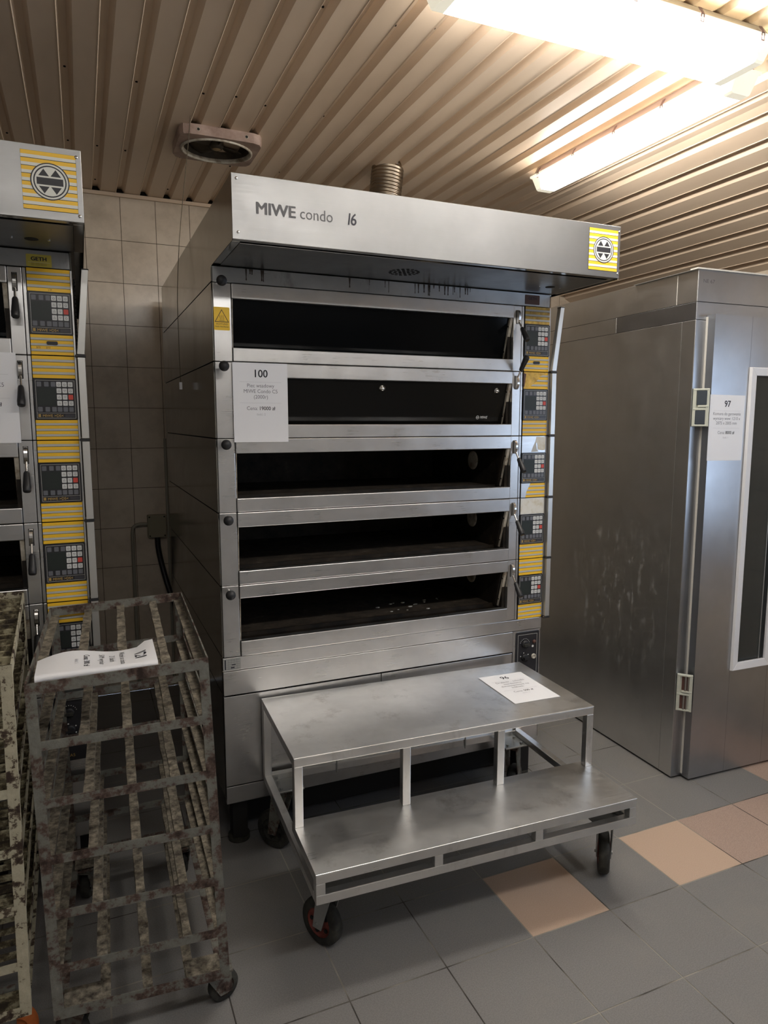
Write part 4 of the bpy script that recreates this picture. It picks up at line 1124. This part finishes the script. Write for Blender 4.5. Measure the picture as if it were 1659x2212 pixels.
def ptext(txt, u_base, s_c, size, mm, bold=0.0, sx=0.93, mode='CENTER'):
    tv, tf = text_mesh(txt, mode, min(bold, 0.0), 0.0)
    for k_, (ox, oy) in enumerate([(0, 0)] if bold <= 0 else [(bold, 0), (-bold, 0), (0, bold * .5), (0, -bold * .5)]):
        out = []
        for a, b_ in tv:
            s_ = s_c + (a + ox) * size * sx; u = u_base + (b_ + oy) * size / 0.297
            out.append(ph(min(1, max(0, u)), min(0.209, max(0.0, s_))) + Vector((0, -0.0004, 0.0012 + k_ * 0.00002)))
        q.add(out, tf, mm)
ptext('121', 1 - 0.053 / 0.297, 0.092, 0.042, 'ink', 0.018)
for k, l_ in enumerate(['Wózek na ciasta', '21 blach', 'SAM wymiar']): ptext(l_, 1 - (0.092 + 0.026 * k) / 0.297, 0.090, 0.021, 'inkgrey', 0.0)
ptext('Cena: 300 zł', 1 - 0.182 / 0.297, 0.090, 0.021, 'ink', 0.012)
ptext('Ilość: 5', 1 - 0.204 / 0.297, 0.090, 0.0125, 'inkfaint')
tag(q.build('price_sheet', loc=(-0.45, -0.72, 1.08)), 'white price sheet number 121 lying slumped on top of the grey tray trolley', 'paper sign', 'A4 price sheets')

# ================================================================ wall services
t = thing('junction_box', 'old beige junction box with four screws on the tiled wall between the ovens', 'junction box', (-0.052, YW, 1.07))
q = MB(); q.box(-0.056, 0.056, -0.045, 0, -0.072, 0.072, 'box'); q.build('body', t, 0.005, 2)
for a in (-0.045, 0.045):
    for b_ in (-0.06, 0.06):
        q = MB(); q.lathe((a, -0.045, b_), (0, -1, 0), [(0.005, 0), (0.004, 0.002), (0, 0.002)], 'gap', 8); q.build('screw', t)
q = MB(); q.tube([(-0.056 - 0.052, YW - 0.025, 1.085), (-0.15, YW - 0.025, 1.087), (-0.185, YW - 0.025, 1.075), (-0.198, YW - 0.025, 1.04), (-0.200, YW - 0.025, 0.9), (-0.200, YW - 0.025, 0.02)], 0.011, 'pipe')
tag(q.build('conduit_pipe', loc=(-0.2, YW - .025, 0)), 'beige bent conduit pipe running down from the left of the junction box', 'pipe')
q = MB(); q.cyl((0.018, YW - 0.015, 0.02), (0.018, YW - 0.015, 1.62), 0.009, 'pipe', 12)
tag(q.build('conduit_pipe', loc=(0.018, YW - .015, 0)), 'thin straight conduit pipe rising right of the junction box beside the oven side', 'pipe')
q = MB(); q.tube([(-0.052, YW - 0.03, 0.998), (-0.050, YW - 0.035, 0.93), (-0.035, YW - 0.05, 0.83), (-0.008, YW - 0.09, 0.70), (0.02, YW - 0.14, 0.60), (0.06, YW - 0.2, 0.52)], 0.017, 'hose', 14)
tag(q.build('cable_hose', loc=(-0.05, YW - .03, 1.0)), 'thick black hose curving down from the junction box behind the middle oven', 'cable')
q = MB(); q.tube([(0.045, 0.64, ZC - 0.02), (0.030, 0.66, 2.9), (-0.015, 0.66, 2.55), (-0.034, 0.66, 2.30), (-0.036, 0.665, 2.1), (-0.034, 0.67, 1.90)], 0.0016, 'cord', 6)
co = q.build('pull_cord', loc=(0.045, 0.64, ZC)); tag(co, 'thin dark pull cord hanging from the ceiling fan with a small pale end piece', 'cord')
q = MB(); q.box(-0.040, -0.028, 0.664, 0.676, 1.870, 1.902, 'pvc'); e_ = q.build('cord_end', co); e_.location = (-0.045, -0.64, -ZC)

# ceiling fan
t = thing('ceiling_fan', 'greasy square extractor fan set in the ribbed ceiling', 'extractor fan', (0.208, 0.932, ZC))
t.scale = (1, 0.87, 1)
S = 0.192; zf = -0.044
q = MB(); n_ = 48
inner = [(0.160 * math.cos(2 * PI * k / n_), 0.160 * math.sin(2 * PI * k / n_)) for k in range(n_)]
outer = []
for k in range(n_):
    a = 2 * PI * k / n_; c_, s_ = math.cos(a), math.sin(a); p_ = 8
    rr = S / ((abs(c_) ** p_ + abs(s_) ** p_) ** (1 / p_)); outer.append((rr * c_, rr * s_))
vs = [(x, y, zf) for x, y in inner] + [(x * 0.985, y * 0.985, zf) for x, y in outer] + [(x, y, zf + 0.006) for x, y in outer] + [(x, y, 0.0) for x, y in outer] + [(x, y, 0.0) for x, y in inner]
fs = []
for L in range(4):
    for k in range(n_): fs.append((L * n_ + k, L * n_ + (k + 1) % n_, (L + 1) * n_ + (k + 1) % n_, (L + 1) * n_ + k))
q.add(vs, fs, 'fan'); fb = q.build('fan_frame', t)
q = MB(); q.lathe((0, 0, zf), (0, 0, -1), [(0.170, 0), (0.170, 0.006), (0.163, 0.008), (0.157, 0.004), (0.155, -0.01)], 'trimdirty', 48); q.build('bezel_ring', t)
q = MB(); q.lathe((0, 0, zf), (0, 0, 1), [(0.158, 0), (0.152, 0.04), (0.150, 0.062), (0, 0.064)], 'fandark', 36); q.build('fan_well', t)
for k in range(4):
    q = MB(); a0 = 0.5 + k * PI / 2; vs = []
    for i in range(7):
        for j in range(5):
            r_ = 0.03 + 0.112 * i / 6; a = a0 + (j / 4 - 0.5) * (0.7 + 0.25 * math.sin(PI * i / 6)) + 0.25 * i / 6
            vs.append((r_ * math.cos(a), r_ * math.sin(a), zf + 0.030 + 0.024 * (j / 4 - 0.5)))
    fs = [(i * 5 + j, i * 5 + j + 1, (i + 1) * 5 + j + 1, (i + 1) * 5 + j) for i in range(6) for j in range(4)]
    q.add(vs, fs, 'fandark', True)
    o = q.build('fan_blade', t); sd = o.modifiers.new('solid', 'SOLIDIFY'); sd.thickness = 0.003
q = MB(); q.lathe((0, 0, zf + 0.05), (0, 0, -1), [(0.034, 0), (0.034, 0.03), (0.026, 0.042), (0, 0.044)], 'fandark', 24); q.lathe((0, 0, zf + 0.008), (0, 0, -1), [(0.020, 0), (0.016, 0.004), (0, 0.005)], 'fanhub', 20); q.build('fan_hub', t)
for k in range(2):
    q = MB(); q.box(-0.155, 0.155, -0.006, 0.006, zf + 0.060, zf + 0.064, 'fandark'); o = q.build('fan_strut', t); o.rotation_euler = (0, 0, PI / 4 + k * PI / 2)
for a in (-0.11, 0.11):
    q = MB(); q.lathe((a, -S + 0.001, zf + 0.022), (0, -1, 0), [(0.009, 0), (0.008, 0.002), (0.005, 0.0022)], 'trimdirty', 14); q.lathe((a, -S - 0.0005, zf + 0.022), (0, -1, 0), [(0.006, 0.001), (0, 0.0012)], 'gap', 12); q.build('screw', t)

# flue duct
q = MB(); prof_ = []
zz = 0.0; hgt = ZC + 0.02 - 2.488
nrb = 34
for k in range(nrb):
    z_ = hgt * k / nrb; prof_ += [(0.084, z_), (0.087, z_ + hgt / nrb * 0.25), (0.087, z_ + hgt / nrb * 0.5), (0.084, z_ + hgt / nrb * 0.75)]
prof_.append((0.084, hgt))
q.lathe((1.06, 0.96, 2.498), (0.10, -0.02, 1), prof_, 'duct', 32)
tag(q.build('flue_duct', loc=(1.06, 0.96, 2.4885)), 'short ribbed metal flue duct rising from the middle oven hood to the ceiling', 'duct')

# ================================================================ fluorescent lamps
def lamp(label, loc, L, wb_, wt, rz, mh, mlamp, clips=True, flank=True, group='fluorescent ceiling lamps', hgt=0.064):
    """L length, wb_ width of the diffuser bottom, wt width of its rim; built along local x; origin at the ceiling"""
    t = thing('fluorescent_lamp', label, 'ceiling lamp', loc, rz, group)
    zr = -0.045; zb = -0.118
    q = MB()
    for (x0, x1, y, z) in ((0, 0, 0, 0),): pass
    hw = wt / 2 - 0.012
    q.add([(-L / 2 + .02, -hw * .8, 0), (L / 2 - .02, -hw * .8, 0), (L / 2 - .02, hw * .8, 0), (-L / 2 + .02, hw * .8, 0), (-L / 2, -hw, zr + .006), (L / 2, -hw, zr + .006), (L / 2, hw, zr + .006), (-L / 2, hw, zr + .006)],
          [(0, 1, 2, 3), (4, 7, 6, 5), (0, 4, 5, 1), (1, 5, 6, 2), (2, 6, 7, 3), (3, 7, 4, 0)], mh)
    q.build('lamp_housing', t, 0.003, 2)
    e = 0.055
    def section(x0, x1, mm, nm, capL=False, capR=False, ins=0.0):
        q = MB()
        pr = [(-wt / 2, zr + 0.006), (-wt / 2, zr - 0.004), (-wt / 2 + 0.016, zr - 0.006), (-wb_ / 2, zb + 0.006), (-wb_ / 2 + 0.008, zb), (wb_ / 2 - 0.008, zb), (wb_ / 2, zb + 0.006), (wt / 2 - 0.016, zr - 0.006), (wt / 2, zr - 0.004), (wt / 2, zr + 0.006)]
        n_ = len(pr)
        xa = [x0] * n_; xb = [x1] * n_
        if capL: xa = [x0 + (0.030 if 2 < k < 7 else 0.0) for k in range(n_)]
        if capR: xb = [x1 - (0.030 if 2 < k < 7 else 0.0) for k in range(n_)]
        vs = [(xa[k], y, z) for k, (y, z) in enumerate(pr)] + [(xb[k], y, z) for k, (y, z) in enumerate(pr)]
        fs = [(k, k + 1, n_ + k + 1, n_ + k) for k in range(n_ - 1)]
        if capL: fs.append(tuple(range(n_)))
        if capR: fs.append(tuple(range(2 * n_ - 1, n_ - 1, -1)))
        q.add(vs, fs, mm)
        if mm in ('lamp', 'lampwarm', 'lampback'):
            i_ = q.mi('lampside' if mm == 'lamp' else ('flankwarm' if flank else mm)); j_ = q.mi('lamp_end')
            for k_ in (2, 6): q.m[k_] = i_
            for k_ in (0, 1, 7, 8): q.m[k_] = j_
        return q.build(nm, t)
    section(-L / 2 - 0.012, -L / 2 + e, 'lamp_end', 'diffuser_end', capL=True)
    section(-L / 2 + e, L / 2 - e, mlamp, 'diffuser')
    section(L / 2 - e, L / 2 + 0.012, 'lamp_end', 'diffuser_end', capR=True)
    if clips:
        for k in range(5):
            x = -L / 2 + 0.06 + (L - 0.12) * k / 4
            for sg in (-1, 1):
                q = MB(); y = sg * (wt / 2 + 0.002)
                q.bar((x, y - sg * 0.014, zr + 0.03), (x, y, zr + 0.004), 0.014, 0.002, 'clip', up=(0, sg, 0.3))
                for dx in (-0.006, 0.006): q.bar((x + dx, y, zr + 0.004), (x + dx, y - sg * 0.002, zr - 0.018), 0.0025, 0.002, 'clip', up=(0, 1, 0))
                q.bar((x - 0.007, y - sg * 0.002, zr - 0.018), (x + 0.007, y - sg * 0.002, zr - 0.018), 0.0025, 0.0025, 'clip')
                q.build('clip', t)
    return t
lamp('wide glowing lamp at the top edge, the one nearer the camera, running across the ribs', (1.165, -0.715, ZC), 1.225, 0.185, 0.235, 0.0, 'lamp_house2', 'lamp')
lamp('narrower glowing lamp running along the ceiling ribs, behind the wide one', (1.885, 0.0, ZC), 1.26, 0.095, 0.140, PI / 2, 'lamp_house', 'lamp')
lamp('lamp over the aisle behind the camera, middle one of the row of three', (0.66, -2.62, ZC), 1.225, 0.10, 0.15, 0.0, 'lamp_house2', 'lampwarm', False)
lamp('lamp over the aisle behind the camera, right one of the row beside the window', (2.14, -2.62, ZC), 1.0, 0.10, 0.15, 0.0, 'lamp_house2', 'lampback', False)
lamp('lamp over the aisle behind the camera, left one of the row of three', (-0.86, -2.62, ZC), 1.225, 0.10, 0.15, 0.0, 'lamp_house2', 'lampwarm', False, False)
